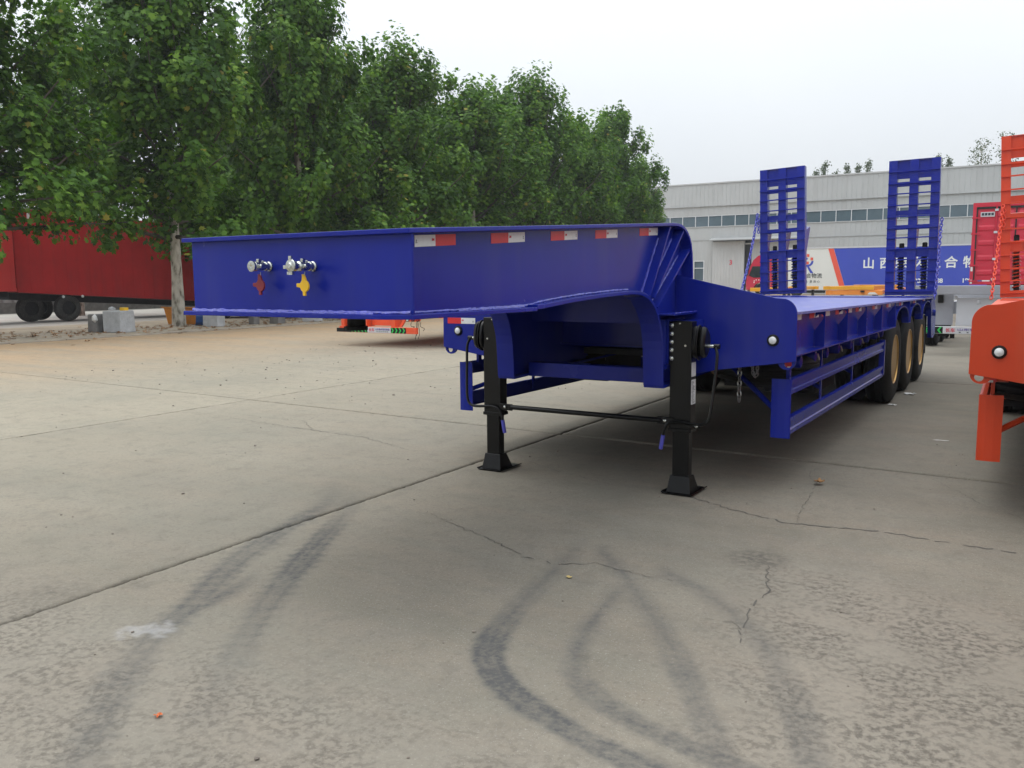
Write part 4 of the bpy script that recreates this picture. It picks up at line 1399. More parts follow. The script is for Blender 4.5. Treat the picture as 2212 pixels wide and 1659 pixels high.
put_poplar(-1.4, 17.2, 2, 'taller thin leafy tree over the hall roof beside the orange ramp', 16.6)

# ================================================================== HALL
HX0, HX1, HY = -52., 16., 80.
H_ = empty('industrial_hall', (HX0, HY, 0), 0, 'long grey corrugated steel industrial hall with a window band', 'building')
def rel(o):
    o.location = (-HX0, -HY, 0)
    return o
def cladding(x0, x1, z0, z1, y, nm, mat='hall', pitch=.42):
    """ribbed steel sheet facing -Y"""
    v, f = [], []
    xs = []
    x = x0
    while x < x1 - 1e-6:
        e = min(x1, x + pitch)
        xs += [(x, 0), (min(e, x + pitch - .07), 0), (min(e, x + pitch - .045), .018), (min(e, x + pitch - .015), .018)]
        x = e
    xs.append((x1, 0))
    for (a, d) in xs:
        v += [(a, y + d, z0), (a, y + d, z1)]
    for i in range(len(xs) - 1):
        f.append((2 * i, 2 * i + 2, 2 * i + 3, 2 * i + 1))
    return rel(MB().add(v, f).build(nm, M[mat], H_))
xs = np.arange(HX0, HX1 + .1, 6.8)
for a, b in zip(xs[:-1], xs[1:]):
    cladding(a, b - .01, 8.52, 10.62, HY - .12, 'parapet_sheet')
    cladding(a, b - .01, 7.56, 8.5, HY, 'upper_sheet')
    cladding(a, b - .01, 5.26, 6.54, HY, 'middle_sheet')
rel(MB().box(HX0, HX1, HY - .2, HY + .1, 10.62, 10.74).build('roof_edge', M['hall_white'], H_))
rel(MB().box(HX0, HX1, HY - .16, HY + .02, 8.47, 8.52).build('drip_flashing', M['hall_dark'], H_))
rel(MB().box(HX0, HX1, HY - .07, HY + .1, 6.49, 6.56).build('window_ledge', M['hall_white'], H_))
rel(MB().box(HX0, HX1, HY - .05, HY + .02, 5.2, 5.26).build('base_flashing', M['hall_dark'], H_))
rel(MB().add([(HX0, HY + .3, 10.6), (HX1, HY + .3, 10.6), (HX1, HY + 26, 12.2), (HX0, HY + 26, 12.2)], [(0, 1, 2, 3)]).build('roof', M['hall_dark'], H_))
rel(MB().box(HX0, HX1, HY + .5, HY + 26, 0, 10.5).build('hall_body', M['hall_dark'], H_))
# window band
pane = MB().box(.03, 1.29, .05, .07, 6.57, 7.54).mesh('window_pane', M['window_glass'])
post = MB().box(-.03, .03, -.01, .09, 6.56, 7.56).mesh('window_mullion', M['frame_white'])
x = HX0 + .2
while x < HX1 - 1.3:
    o = link('window_pane', pane, H_)
    o.location = (x - HX0, .0 + random.uniform(-.004, .004), 0)
    o.rotation_euler = (random.uniform(-.004, .004), 0, random.uniform(-.006, .006))
    o2 = link('window_mullion', post, H_)
    o2.location = (x - HX0, 0, 0)
    x += 1.322
rel(MB().box(HX0, HX1, HY - .01, HY + .09, 7.54, 7.58).build('window_head', M['frame_white'], H_))
# lower wall with door 3, its dark gap and the small window
DX0, DX1, DG = -24.85, -21.7, -21.03
cladding(HX0, -26.8, 0, 5.2, HY, 'lower_sheet')
cladding(-26.8, -25.7, 3.24, 5.2, HY, 'lower_sheet')
cladding(-26.8, -25.7, 0, 1.3, HY, 'lower_sheet')
cladding(-25.7, DX0, 0, 5.2, HY, 'lower_sheet')
cladding(DG, HX1, 0, 5.2, HY, 'lower_sheet')
door = cladding(DX0, DX1, 0, 5.05, HY - .15, 'sliding_door', 'hall_white', .3)
text_mesh('3', .62, M['print_red'], door, frame((-23.15, HY - .175, 2.82), (1, 0, 0), (0, 0, 1)), 'door_number', .012, .004)
rel(MB().box(DX1, DG, HY + .12, HY + .14, 0, 5.2).build('door_gap', M['dark_room'], H_))
rel(MB().box(DX1, DG, HY - .02, HY + .05, 4.72, 4.84).build('door_rail', M['hall_white'], H_))
rel(MB().prism([(HY - 1.0, 5.2), (HY - .02, 5.42), (HY - .02, 5.36), (HY - 1.0, 5.12)], 'X', DX0 - .1, -16.5).build('door_canopy', M['hall_dark'], H_))
wf = rel(MB().box(-26.8, -25.7, HY + .1, HY + .12, 1.3, 3.24).build('side_window', M['window_glass'], H_))
MB().box(-26.8, -26.72, HY - .03, HY + .09, 1.3, 3.24).box(-25.78, -25.7, HY - .03, HY + .09, 1.3, 3.24).box(-26.72, -25.78, HY - .03, HY + .09, 2.48, 2.56).box(-26.72, -25.78, HY - .03, HY + .09, 3.17, 3.24).build('window_frame', M['frame_white'], wf)

# ================================================================== BOX LORRY IN FRONT OF THE HALL
BY = 70.
L_ = empty('box_lorry', (0, BY, 0), 0, 'white and blue box semi-trailer with red tractor cab before the hall', 'lorry')
def lrel(o):
    o.location = (0, -BY, 0)
    return o
BX0, BX1 = -15.75, -.3
lrel(MB().box(BX0, BX1, BY, BY + 2.5, .55, 3.95).build('box_body', M['box_white'], L_, bevel=.04))
lrel(MB().box(BX0, BX1, BY - .04, BY - .0, 3.84, 3.95).build('top_rail', M['grey_light'], L_))
lrel(MB().box(BX0, BX1, BY - .03, BY - .0, .5, .62).build('bottom_rail', M['grey_light'], L_))
lrel(MB().prism([(-11.54, 3.82), (BX1, 3.82), (BX1, .68), (-10.56, .68)], 'Y', BY - .02, BY - .001).build('blue_panel', M['box_blue'], L_))
lrel(MB().prism([(-11.97, 3.82), (-11.56, 3.82), (-10.58, .68), (-11.0, .68)], 'Y', BY - .024, BY - .001).build('stripe', M['box_red'], L_))
CH = '山西荣久通合物流'
for ch, x in zip(CH, (-9.35, -8.1, -6.95, -5.75, -4.7, -3.55, -2.3, -1.2)):
    lrel(text_mesh(ch, .92, M['print_white'], L_, frame((x, BY - .03, 2.27), (1, 0, 0), (0, 0, 1)), 'lettering', .02, .004))
lrel(text_mesh('15935326688', .44, M['print_white'], L_, frame((-6.0, BY - .03, 1.08), (1, 0, 0), (0, 0, 1)), 'lettering', .014, .004))
lrel(text_mesh('199', .44, M['print_white'], L_, frame((-2.32, BY - .03, 1.08), (1, 0, 0), (0, 0, 1)), 'lettering', .014, .004))
lrel(text_mesh('荣久通合物流', .42, M['print_dark'], L_, frame((-14.9, BY - .012, 1.52), (1, 0, 0), (0, 0, 1)), 'lettering', .004, .004))
lrel(text_mesh('更 专 业  更 放 心', .23, M['print_dark'], L_, frame((-14.3, BY - .012, 1.12), (1, 0, 0), (0, 0, 1)), 'lettering', 0, .004))
# emblem on the white panel: two arcs and three squares
ex, ez = -13.55, 2.0
m = MB()
def arcband(c, r0, r1, a0, a1, n=14):
    return [(c[0] + r1 * math.cos(t), c[1] + r1 * math.sin(t)) for t in np.linspace(a0, a1, n)] + [(c[0] + r0 * math.cos(t), c[1] + r0 * math.sin(t)) for t in np.linspace(a1, a0, n)]
m.prism(arcband((ex, 2.86), .3, .46, R(0), R(-90)), 'Y', BY - .014, BY - .001)
m.prism([(ex - .2, 2.56), (ex, 2.56), (ex, 2.4), (ex - .2, 2.4)], 'Y', BY - .0145, BY - .001)
m.prism([(ex - .05, 2.42), (ex + .12, 2.42), (ex + .48, 1.88), (ex + .24, 1.88)], 'Y', BY - .0155, BY - .001)
m.prism([(ex - .3, 3.12), (ex + .0, 3.12), (ex + .0, 2.98), (ex - .3, 2.98)], 'Y', BY - .0135, BY - .001)
lrel(m.build('emblem_mark', M['box_blue'], L_))
for (x, z) in ((ex + .02, 3.2), (ex + .32, 2.92), (ex + .0, 2.6)):
    lrel(MB().box(x - .1, x + .1, BY - .0165, BY - .001, z, z + .22).build('emblem_square', M['box_red'], L_))
# chassis, wheels
lrel(MB().box(BX0 - 2.5, BX1, BY + .5, BY + 2.0, .45, .56).build('chassis_rail', M['chassis'], L_))
lrel(MB().box(-13.6, -12.2, BY + .05, BY + .5, .28, .52).build('tool_box', M['matblack'], L_))
for x in (-17.3, -14.4, -3.4, -2.1, -.9):
    t = link('tyre', TY, L_)
    t.location = (x, .2, .53)
    t.rotation_euler = (0, 0, R(90))
# tractor cab, nose to the left
cx0 = -18.55
prof = [(cx0, .55), (cx0 - .02, 1.15), (cx0 + .04, 1.65), (cx0 + .3, 2.45), (cx0 + .55, 3.0), (cx0 + .95, 3.36), (cx0 + 1.5, 3.55), (cx0 + 2.2, 3.6), (cx0 + 2.45, 3.5), (cx0 + 2.45, .75), (cx0 + 1.75, .75)] + [(cx0 + 1.2 + .58 * math.cos(t), .55 + .58 * math.sin(t)) for t in np.linspace(R(10), R(170), 9)] + [(cx0 + .6, .5)]
lrel(MB().prism(prof, 'Y', BY + .02, BY + 2.48).build('cab', M['cab_red'], L_, bevel=.09))
lrel(MB().prism([(cx0 + .22, 1.72), (cx0 + .5, 2.5), (cx0 + 1.5, 2.5), (cx0 + 1.5, 1.55), (cx0 + .6, 1.55)], 'Y', BY + .008, BY + .019).build('side_window', M['glass'], L_))
lrel(MB().prism([(cx0 + .02, 1.72), (cx0 + .27, 2.4), (cx0 + .3, 2.4), (cx0 + .08, 1.72)], 'Y', BY + .15, BY + 2.35).build('windscreen', M['glass'], L_))
lrel(MB().box(cx0 + .05, cx0 + .2, BY - .22, BY - .05, 1.75, 2.35).build('mirror', M['matblack'], L_, bevel=.03))
lrel(MB().box(cx0 - .06, cx0 + .1, BY + .1, BY + 2.4, .42, .75).build('cab_bumper', M['grey_light'], L_, bevel=.03))
m = MB()
for k in range(6):
    t = R(200 - 44 * k)
    xx, zz = cx0 + .95 + .3 * math.cos(t), 1.2 + .17 * math.sin(t)
    m.prism([(xx + .05 * math.cos(q), zz + .05 * math.sin(q)) for q in np.linspace(0, 6.28, 6)[:-1]], 'Y', BY + .012, BY + .019)
lrel(m.build('door_star', M['print_white'], L_))

# ================================================================== RED CONTAINER ON A CHASSIS (doors to us)
K = empty('container_trailer', (0, 29, 0), 0, 'bright red shipping container on a chassis with closed rear doors', 'container')
def krel(o):
    o.location = (0, -29, 0)
    return o
KX0, KX1, KZ0, KZ1 = .86, 3.30, 1.27, 3.88
krel(MB().box(KX0, KX1, 29.06, 41, KZ0, KZ1).build('container_body', M['door_red'], K))
m = MB().box(KX0, KX0 + .1, 28.98, 29.06, KZ0, KZ1).box(KX1 - .1, KX1, 28.98, 29.06, KZ0, KZ1).box(KX0 + .1, KX1 - .1, 28.98, 29.06, KZ1 - .13, KZ1).box(KX0 + .1, KX1 - .1, 28.98, 29.06, KZ0, KZ0 + .1)
krel(m.build('end_frame', M['door_red'], K))
xm = (KX0 + KX1) / 2
for a, b in ((KX0 + .14, xm - .02), (xm + .02, KX1 - .14)):
    d_ = krel(MB().box(a, b, 29.02, 29.055, KZ0 + .13, KZ1 - .2).build('container_door', M['door_red'], K))
    for z in (1.55, 2.02, 2.5, 2.97, 3.4):
        MB().prism([(29.02, z), (29.0, z + .05), (29.0, z + .14), (29.02, z + .2)], 'X', a + .05, (a + b) / 2 - .04).build('door_panel_rib', M['door_red'], d_)
        MB().prism([(29.02, z), (29.0, z + .05), (29.0, z + .14), (29.02, z + .2)], 'X', (a + b) / 2 + .04, b - .05).build('door_panel_rib', M['door_red'], d_)
    MB().tube([((a + b) / 2, 28.98, KZ0 + .05), ((a + b) / 2, 28.98, KZ1 - .08)], .022, 8).build('lock_rod', M['door_red'], d_)
    for z in (1.4, 2.05, 2.9, 3.6):
        MB().box((a + b) / 2 - .05, (a + b) / 2 + .05, 28.94, 28.965, z, z + .07).build('rod_bracket', M['grey_light'], d_)
    for z in (1.36, 1.86, 2.36, 2.87, 3.38):
        xx = a - .16 if a < xm - .5 else b - .04
        MB().box(xx, xx + .26, 28.955, 28.979, z, z + .045).build('hinge', M['door_red'], d_)
m = MB().box(KX0 + .1, KX0 + .139, 28.985, 29.03, KZ0 + .1, KZ1 - .14).box(xm - .018, xm + .018, 28.985, 29.03, KZ0 + .1, KZ1 - .2).box(KX0 + .14, KX1 - .14, 28.985, 29.03, KZ1 - .2, KZ1 - .14)
krel(m.build('door_gasket', M['gasket'], K))
pl_ = krel(MB().box(KX0 + .22, KX0 + .62, 28.99, 29.015, 3.43, 3.58).build('name_plate', M['grey_light'], K))
MB().box(KX0 + .25, KX0 + .32, 28.985, 28.989, 3.47, 3.55).box(KX0 + .34, KX0 + .41, 28.985, 28.989, 3.47, 3.55).box(KX0 + .43, KX0 + .5, 28.985, 28.989, 3.47, 3.55).box(KX0 + .52, KX0 + .59, 28.985, 28.989, 3.47, 3.55).build('plate_print', M['print_dark'], pl_)
krel(MB().box(KX0 + .16, KX0 + .36, 28.99, 29.015, 1.29, 1.41).build('blue_sticker', M['sheet_blue'], K))
krel(MB().box(KX0 + .365, KX0 + .58, 28.99, 29.015, 1.29, 1.41).build('white_sticker', M['tape_white'], K))
krel(MB().box(KX0 + .02, KX0 + .08, 28.97, 28.978, 1.3, 1.42).box(KX0 + .02, KX0 + .08, 28.97, 28.978, 1.7, 1.84).build('edge_reflector', M['tape_white'], K))
krel(MB().box(KX0 + .5, KX1 - .5, 29.1, 42, .95, KZ0 - .005).build('chassis_rail', M['chassis'], K))
for y in (30.6, 31.9, 33.2, 40.2):
    for x in (KX0 + .2, KX1 - .2):
        t = link('tyre', TY, K)
        t.location = (x, y - 29, .53)

# ================================================================== GREY FLATBED, REAR END TO US
GY = 16.
Gt = empty('grey_flatbed', (1.9, GY, 0), 0, 'grey flatbed semi-trailer rear end behind the blue trailer, partly hidden', 'trailer')
def grel(o):
    o.location = (-1.9, -GY, 0)
    return o
gx0, gx1 = .65, 3.15
grel(MB().box(gx0, gx1, GY, GY + .12, 1.19, 1.36).build('rear_beam', M['grey_paint'], Gt, bevel=.01))
for y in (1.6, 3.4, 5.2, 7.0, 8.8, 10.6):
    grel(MB().box(gx0 + .05, gx1 - .05, GY + y, GY + y + .12, 1.05, 1.17).build('cross_bearer', M['grey_paint'], Gt))
for a, b in ((gx0, 1.44), (2.36, gx1)):
    pl = [(a, .58), (b, .58), (b, 1.19), (a, 1.19)]
    grel(MB().box(a, b, GY + .25, GY + .27, .58, 1.185).build('rear_panel', M['grey_paint'], Gt))
cp = grel(MB().box(1.5, 2.3, GY + .16, GY + .18, .57, 1.12).build('number_plate_panel', M['grey_light'], Gt))
for x in (1.49, 2.31):
    grel(MB().lathe([(0, .035), (.03, .035), (.045, .0)], (x, GY + .12, 1.13), 'Y', 14).build('rubber_buffer', M['grey_light'], Gt, smooth=True))
grel(MB().box(1.16, 1.26, GY + .2, GY + .245, 1.02, 1.18).build('side_stop', M['matblack'], Gt, bevel=.01))
MB().lathe([(0, .04), (-.015, .03), (-.02, 0)], (1.88, GY + .16, 1.03), 'Y', 14).build('plate_lamp', M['grey_light'], cp)
bmp = grel(MB().box(gx0, gx1, GY - .06, GY + .02, .424, .566).build('bumper', M['grey_light'], Gt, bevel=.006))
def board(parent, y, z0, z1, xl, x0, x1, xr, right_n=4):
    """plate with chevron ends and maker lettering"""
    h_ = z1 - z0
    MB().box(xl, x0, y - .004, y - .001, z0 + .008, z1 - .008).build('chevron_base', M['matblack'], parent)
    MB().box(x1, xr, y - .004, y - .001, z0 + .008, z1 - .008).build('chevron_base', M['matblack'], parent)
    w_ = h_ * .45
    zc, zz0, zz1 = (z0 + z1) / 2, z0 + .01, z1 - .01
    n1 = max(1, int((x0 - xl) / (h_ * .78)))
    for k in range(n1):
        x = x0 - .02 - k * h_ * .78
        MB().prism([(x, zz1), (x - w_ * .55, zz1), (x - w_ * .55 - h_ * .3, zc), (x - w_ * .55, zz0), (x, zz0), (x - h_ * .3, zc)], 'Y', y - .006, y - .004).build('chevron', M['green'], parent)
    n2 = max(1, int((xr - x1) / (h_ * .78)))
    for k in range(n2):
        x = x1 + .01 + k * h_ * .78
        MB().prism([(x, zz1), (x + w_ * .55, zz1), (x + w_ * .55 + h_ * .3, zc), (x + w_ * .55, zz0), (x, zz0), (x + h_ * .3, zc)], 'Y', y - .006, y - .004).build('chevron', M['green'], parent)
    MB().box(x0, x1, y - .0045, y - .001, z0 + .006, z1 - .006).build('text_plate', M['grey_light'], parent)
    text_mesh('长车', h_ * .62, M['print_red'], parent, frame((x0 + h_ * .3, y - .0075, z0 + h_ * .27), (1, 0, 0), (0, 0, 1)), 'lettering', .0012, .001)
    text_mesh('山东鲁步挂车制造', h_ * .36, M['print_purple'], parent, frame((x0 + h_ * 1.75, y - .0075, z0 + h_ * .48), (1, 0, 0), (0, 0, 1)), 'lettering', .0008, .001, 'LEFT', (x1 - x0 - h_ * 2.0) / (8 * h_ * .36))
    mm_ = MB()
    for i in range(6):
        a = x0 + h_ * 2 + i * (x1 - x0 - h_ * 2.4) / 6
        mm_.box(a, a + h_ * .22, y - .008, y - .006, z0 + h_ * .18, z0 + h_ * .3)
    mm_.build('small_print', M['print_dark'], parent)
board(bmp, GY - .062, .424, .566, .95, 1.3, 2.45, 2.85)
for y in (18.6, 19.9, 21.2):
    for x in (gx0 + .2, gx1 - .2):
        t = link('tyre', TY, Gt)
        t.location = (x - 1.9, y - GY, .535)
for x in (1.4, 2.26):
    grel(MB().box(x, x + .14, GY + .3, GY + 11.3, .8, 1.045).build('chassis_rail', M['grey_paint'], Gt))
grel(MB().box(1.2, 1.4, GY + .1, GY + .2, .36, .43).box(1.42, 1.5, GY + .05, GY + .1, .33, .42).build('tail_bracket', M['matblack'], Gt))

# ================================================================== ORANGE AND YELLOW SKELETAL FRAMES BEYOND THE DECK
def skel(name, x0, x1, y0, y1, z0, z1, mat, label, posts):
    o = empty(name, ((x0 + x1) / 2, y0, 0), 0, label, 'trailer frame', 'skeletal frames stacked beyond the deck')
    off = (-(x0 + x1) / 2, -y0, 0)
    def q(ob):
        ob.location = off
        return ob
    q(MB().box(x0, x1, y0, y0 + .06, z0, z1).build('cross_bar', M[mat], o, bevel=.01))
    q(MB().box(x0, x1, y1 - .06, y1, z0, z1).build('cross_bar', M[mat], o, bevel=.01))
    for p in posts:
        q(MB().box(p - .06, p + .06, y0 - .02, y0 - .001, z0 - .002, z1 + .004).build('cover_plate', M[mat], o))
    for x in (x0 + .2, x1 - .3):
        q(MB().box(x, x + .12, y0 + .061, y1 - .061, z0 + .01, z1 - .01).build('long_beam', M[mat], o))
    return o, q
a, q = skel('trailer_frame', -3.92, -2.19, 30, 36, 1.085, 1.215, 'yellow_frame', 'yellow steel skeletal frame stacked on an orange one beyond the deck', (-3.75, -3.1))
b, q = skel('trailer_frame', -3.83, -1.9, 30.02, 39, .905, 1.07, 'orange_frame', 'orange steel skeletal frame under the yellow one beyond the deck', (-3.68, -2.6))
for x in (-3.5, -2.3):
    q(MB().box(x, x + .1, 31, 31.1, .0, .9).build('stand_leg', M['chassis'], b))
    q(MB().box(x, x + .1, 38, 38.1, .0, .9).build('stand_leg', M['chassis'], b))
q(MB().box(-2.62, -2.5, 29.9, 30.0, 1.0, 1.06).build('latch', M['chassis'], b))
q(MB().prism([(-2.4, .92), (-2.33, 1.0), (-2.15, 1.0), (-2.05, .92)], 'Y', 30.0, 30.015).build('white_patch', M['paper'], b))
c, q = skel('trailer_frame', -6.6, -5.35, 30, 36, 1.02, 1.16, 'yellow_frame', 'yellow steel frame end showing left of the left ramp', (-5.6,))
for x in (-6.5, -5.5):
    for y in (30.5, 35.3):
        q(MB().box(x, x + .1, y, y + .1, .0, 1.02).build('stand_leg', M['chassis'], c))

# ================================================================== ORANGE TRAILER REAR, SEEN UNDER THE GOOSENECK
OY = 12.5
O_ = empty('orange_flatbed', (-10.2, OY, 0), 0, 'orange semi-trailer rear seen below the blue gooseneck, with green chevron bumper', 'trailer')
def orel(o):
    o.location = (10.2, -OY, 0)
    return o
orel(MB().box(-11.5, -8.1, OY + .5, OY + 12, 1.1, 1.35).build('deck', M['orange'], O_))
orel(MB().box(-11.5, -8.1, OY + .35, OY + .5, .68, 1.35).build('rear_beam', M['orange'], O_))
bm_ = orel(MB().box(-11.35, -9.04, OY, OY + .08, .325, .465).build('bumper', M['orange'], O_, bevel=.006))
board(bm_, OY - .002, .325, .465, -11.2, -10.47, -9.77, -9.33)
for x0, x1 in ((-10.62, -10.5), (-9.78, -9.66), (-11.3, -11.2)):
    orel(MB().box(x0, x1, OY + .02, OY + .3, .466, .7).build('bumper_bracket', M['orange'], O_))
orel(MB().box(-10.46, -9.8, OY + .16, OY + .19, .49, .72).build('plate_panel', M['orange'], O_))
for x in (-10.4, -9.92):
    orel(MB().lathe([(0, .03), (-.03, .03), (-.045, 0)], (x, OY + .16, .66), 'Y', 12).build('rubber_buffer', M['grey_light'], O_, smooth=True))
orel(MB().box(-9.8, -9.72, OY + .1, OY + .14, .56, .7).build('rubber_stop', M['matblack'], O_))
orel(MB().prism([(-9.62, .47), (-9.54, .47), (-9.38, .68), (-9.46, .68)], 'Y', OY + .1, OY + .14).build('stay_plate', M['orange'], O_))
lampbar = orel(MB().prism(rcorner((-9.32, .655), .05, R(90), R(270), 8) + rcorner((-9.02, .655), .05, R(-90), R(90), 8), 'Y', OY + .06, OY + .09).build('lamp_bar', M['orange'], O_))
for x, mt in ((-9.32, 'lens'), (-9.17, 'maroon'), (-9.03, 'lens_red')):
    r_ = MB().lathe([(0, .052), (-.02, .052), (-.022, .04), (-.016, .038)], (x, OY + .06, .655), 'Y', 22).build('tail_lamp', M['matblack'], lampbar, smooth=True)
for i, (x, x2, z2) in enumerate(((-9.25, -9.2, .47), (-9.1, -9.12, .28), (-9.07, -9.15, .2), (-9.03, -9.06, .22), (-8.98, -8.92, .4))):
    orel(MB().tube(smooth_path([(x, OY + .1, .6), (x - .02, OY + .11, .5), (x2 + .04, OY + .1, (.5 + z2) / 2), (x2, OY + .1, z2)], 4), .006, 5).build('loose_cable', M['matblack'], O_))
for x in (-9.32, -9.17, -9.03):
    mt = {-9.32: 'lens', -9.17: 'maroon', -9.03: 'lens_red'}[x]
    MB().lathe([(0, .038), (-.01, .036), (-.014, .0)], (x, OY + .047, .655), 'Y', 20).build('lamp_glass', M[mt], lampbar, smooth=True)
orel(MB().prism([(-8.62, .47), (-8.3, .47), (-8.27, .69), (-8.65, .69)], 'Y', OY + .6, OY + .66).build('tool_box', M['orange'], O_, bevel=.01))
orel(MB().box(-11.25, -10.62, OY + .12, OY + .15, .34, .69).build('mud_flap', M['matblack'], O_))
orel(MB().box(-11.4, -10.95, OY - .04, OY - .015, .33, .42).build('rubber_bar', M['matblack'], O_))
for y in (20.0, 21.3, 22.6):
    for x in (-11.25, -8.6):
        t = link('tyre', TY, O_)
        t.location = (x + 10.2, y - OY, .535)

# ================================================================== RED BOX TRAILERS AT THE LEFT
def sloped_box(name, x1, y0, y1, zb, zt, mat, label, nrib):
    o = empty(name, (x1, y0, 0), 0, label, 'trailer', 'red box trailers by the side road')
    def q(ob):
        ob.location = (-x1, -y0, 0)
        return ob
    pl = [(y0, zb[0]), (y1, zb[1]), (y1, zt[1]), (y0, zt[0])]
    q(MB().prism(pl, 'X', x1 - 2.4, x1).build('box_body', M[mat], o))
    def Z(y, z): return z[0] + (z[1] - z[0]) * (y - y0) / (y1 - y0)
    q(MB().prism([(y0, zb[0] - .02), (y1, zb[1] - .02), (y1, zb[1] + .09), (y0, zb[0] + .09)], 'X', x1 + .001, x1 + .05).build('bottom_rail', M[mat], o))
    q(MB().prism([(y0, zt[0] - .1), (y1, zt[1] - .1), (y1, zt[1] + .02), (y0, zt[0] + .02)], 'X', x1 + .001, x1 + .05).build('top_rail', M[mat], o))
    for k in range(nrib):
        y = y0 + .05 + (y1 - y0 - .2) * k / max(1, nrib - 1)
        q(MB().prism([(y, Z(y, zb) + .1), (y + .08, Z(y, zb) + .1), (y + .08, Z(y, zt) - .11), (y, Z(y, zt) - .11)], 'X', x1 + .001, x1 + .007).build('side_rib', M[mat], o))
    q(MB().prism([(y0, zb[0] - .3), (y1, zb[1] - .22), (y1, zb[1] - .03), (y0, zb[0] - .03)], 'X', x1 - 1.7, x1 - .6).build('chassis_rail', M['chassis'], o))
    return o, q
ra, q = sloped_box('red_box_trailer', -30., 15.15, 27.5, (1.2, .42), (4.3, 3.86), 'container_red', 'dull red box semi-trailer behind the pale tree trunk at left', 26)
for y in (16.0, 17.15):
    for x in ((-30.15, -32.1) if y > 17 else (-30.75,)):
        t = link('tyre', TY, ra)
        t.location = (x + 30., y - 15.15, .53)
        t.scale = (1, .97, .97)
        for sl_ in t.material_slots:
            sl_.link = 'OBJECT'
            sl_.material = M['old_rubber']
        hb = MB().lathe([(.0, .28), (.02, .27), (-.06, .22), (-.08, .0)], (0, 0, 0), 'X', 24).build('rim', M['chassis'], t, smooth=True)
        hb.location = (.08, 0, 0)
for y in (16.9, 17.7):
    q(MB().lathe([(0, .06), (.03, .05), (.04, 0)], (-29.95, y, .98), 'X', 10).build('side_lamp', M['lens'], ra))
q(MB().box(-29.99, -29.93, 15.7, 15.78, 3.95, 4.15).build('reflector', M['tape_white'], ra))
for x in (-30.4, -32.0):
    q(MB().box(x - .08, x + .08, 25.2, 25.36, 0, .55).build('support_leg', M['chassis'], ra))
rb, q = sloped_box('red_box_trailer', -29.7, 6.0, 14.95, (1.22, 1.24), (4.15, 4.28), 'container_lit', 'red box trailer painted as lit, cut off by the left edge of the picture', 14)
for y in (8.0, 9.2):
    for x in (-29.9, -31.8):
        t = link('tyre', TY, rb)
        t.location = (x + 29.7, y - 6, .53)
q(MB().box(-31.6, -30.2, 13.6, 13.75, 0, 1.0).build('support_leg', M['chassis'], rb))

# far fence behind them
F_ = empty('sheet_fence', (-41, 0, 0), 0, 'grey corrugated sheet fence seen under the red box trailers', 'fence')
fs = MB()
v, f = [], []
N = 13
for i in range(N + 1):
    y = i * .5
    v += [(0, y, .55), (0, y, 1.5)]
    if i < N:
        v += [(0, y + .3, .55), (0, y + .3, 1.5), (-.1, y + .34, .55), (-.1, y + .34, 1.5), (-.1, y + .46, .55), (-.1, y + .46, 1.5)]
k = len(v) // 2
fs.add(v, [(2 * i, 2 * i + 2, 2 * i + 3, 2 * i + 1) for i in range(k - 1)])
fm = fs.mesh('fence_sheet', M['fence'])
wm = MB().box(-.15, .05, 0, 6.48, 0, .55).mesh('fence_base', M['dark_block'])
for i in range(9):
    for me in (fm, wm):
        o = link(me.name.split('.')[0], me, F_)
        o.location = (0, i * 6.5, 0)

# ================================================================== BLOCKS AND SCRAP ALONG THE VERGE
def block(x, y, sx, sy, sz, rz, mat, label, group='concrete blocks on the verge'):
    rq = random.Random(int((x * 7 + y * 13) * 10))
    m = MB()
    v = []
    for a in (-.5, .5):
        for b in (-.5, .5):
            for c in (0, 1):
                k = 1 if c == 0 else rq.uniform(.93, .99)
                v.append((a * sx * k + rq.uniform(-.015, .015), b * sy * k + rq.uniform(-.015, .015), c * sz + rq.uniform(-.015, .015) * c))
    m.add(v, [(0, 1, 3, 2), (4, 6, 7, 5), (0, 4, 5, 1), (2, 3, 7, 6), (0, 2, 6, 4), (1, 5, 7, 3)])
    o = m.build('concrete_block', M[mat], bevel=.03)
    o.location = (x, y, .03)
    o.rotation_euler = (0, 0, rz)
    return tag(o, label, 'block', group)
block(-20.75, 13.05, .68, .62, .66, .25, 'concrete_block', 'pale concrete block with a yellow scrap on it, left of the pale trunk')
block(-21.45, 12.85, .42, .5, .55, .1, 'dark_block', 'dark concrete block leaning against the left of the pale block')
for dx, dy, s, mt, nm, lb, ct in ((-.12, -.12, .12, 'concrete_block', 'stone', 'rough grey stone lying on the pale concrete block', 'stone'), (.14, .1, .1, 'yellow', 'yellow_scrap', 'small yellow plastic scrap lying on the pale concrete block', 'scrap')):
    m = MB()
    rq = random.Random(4)
    m.add([(v_.x * s * rq.uniform(.8, 1.3), v_.y * s * rq.uniform(.8, 1.3), max(-.3, v_.z) * s * .7) for v_ in IV], IF)
    if mt == 'yellow':
        m = MB().box(-.12, .12, -.07, .07, 0, .1)
    o = m.build(nm, M[mt], bevel=.01)
    o.location = (-20.75 + dx, 13.05 + dy, .68 if mt == 'yellow' else .73)
    tag(o, lb, ct)
m = MB()
m.add([(IVv.x * .09 * random.uniform(.7, 1.3), IVv.y * .1, IVv.z * .13) for IVv in IV], IF)
o = m.build('plastic_rag', M['paper'])
o.location = (-21.28, 12.62, .46)
tag(o, 'white plastic rag hanging on the dark concrete block', 'rag')
block(-20.75, 16.55, .55, .5, .55, .35, 'concrete_block', 'pale concrete block under the left end of the blue trailer front')
block(-20.65, 18.2, .28, .3, .6, .1, 'dark_block', 'narrow dark block under the middle of the blue trailer front')
block(-20.25, 18.9, .42, .38, .6, .1, 'dark_block', 'wide dark block right of the narrow dark one under the trailer front')
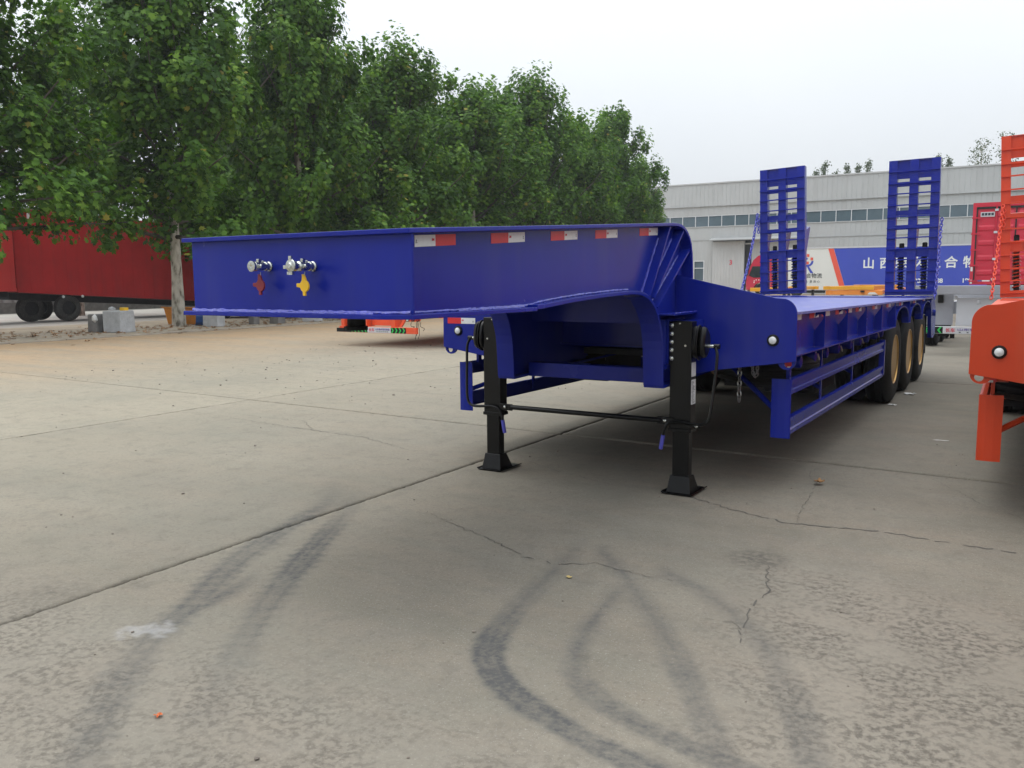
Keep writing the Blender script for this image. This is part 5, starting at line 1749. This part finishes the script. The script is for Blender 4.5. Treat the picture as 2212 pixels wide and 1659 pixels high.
block(-20.2, 20.6, .7, .3, .35, .5, 'concrete_block', 'low broken concrete block right of the parked car wheel')
block(-20.1, 22.6, .6, .5, .5, .1, 'concrete_block', 'pale concrete block left of the orange trailer rear')
# orange sheet leaning, blue curled sheet
m = MB()
m.sheet([(0, 0), (.18, .55), (.26, .6), (.34, .6)], .02, 'Y', -.85, 1.1)
o = m.build('orange_sheet', M['sheet_orange'])
o.location = (-22.95, 17.2, .035)
o.rotation_euler = (0, 0, R(-78))
tag(o, 'bent orange steel sheet lying behind the pale tree trunk', 'metal sheet')
pts = [(.0, 0.01), (.16, .02), (.3, .12), (.38, .3), (.4, .5)]
m = MB().sheet(pts, .012, 'Y', -.45, .45)
o = m.build('blue_sheet', M['sheet_blue'])
o.location = (-21.6, 17.0, .035)
o.rotation_euler = (0, 0, R(-30))
tag(o, 'curled blue sheet on the verge beside the pale trunk', 'metal sheet')

# parked car mostly hidden behind the trailer front
C_ = empty('parked_car', (-24.6, 22.2, 0), R(20), 'white car hidden behind the blue trailer front, one alloy wheel visible', 'car')
body = [(-2.1, .32), (-2.15, .75), (-1.9, .92), (-1.1, 1.0), (-.5, 1.42), (.9, 1.45), (1.5, 1.05), (2.1, .95), (2.15, .5), (2.05, .32)]
MB().prism(body, 'Y', -.85, .85).build('body', M['car_white'], C_, bevel=.06)
for x in (-1.3, 1.35):
    for y in (-.82, .82):
        t = MB().lathe([(-.1, .2), (-.11, .29), (-.08, .325), (.08, .325), (.11, .29), (.1, .2)], (0, 0, 0), 'Y', 28).build('tyre', M['rubber'], C_, smooth=True)
        t.location = (x, y, .325)
        m = MB()
        for k in range(5):
            a = 2 * math.pi * k / 5
            m.tube([(0, 0, 0), (.2 * math.cos(a), 0, .2 * math.sin(a))], .022, 6)
        m.build('rim', M['chrome'], t).location = (0, -.09 if y < 0 else .09, 0)
MB().prism([(-.95, 1.02), (-.48, 1.36), (.85, 1.38), (1.25, 1.04)], 'Y', -.862, .862).build('side_glass', M['glass'], C_)

# ================================================================== HAZE
HZ = bpy.data.materials.new('thin_haze')
HZ.use_nodes = True
hn = HZ.node_tree.nodes
hn.clear()
ho = hn.new('ShaderNodeOutputMaterial')
hv = hn.new('ShaderNodeVolumePrincipled')
hv.inputs['Color'].default_value = (.93, .96, 1, 1)
hv.inputs['Density'].default_value = .0006
hv.inputs['Anisotropy'].default_value = .2
HZ.node_tree.links.new(hv.outputs[0], ho.inputs['Volume'])
hb_ = MB().box(-242, 202, -122, 282, -1.1, 19.0).build('haze', HZ)
tag(hb_, 'thin pale haze filling the air over the yard', 'haze', kind='stuff')
sc.cycles.volume_bounces = 0
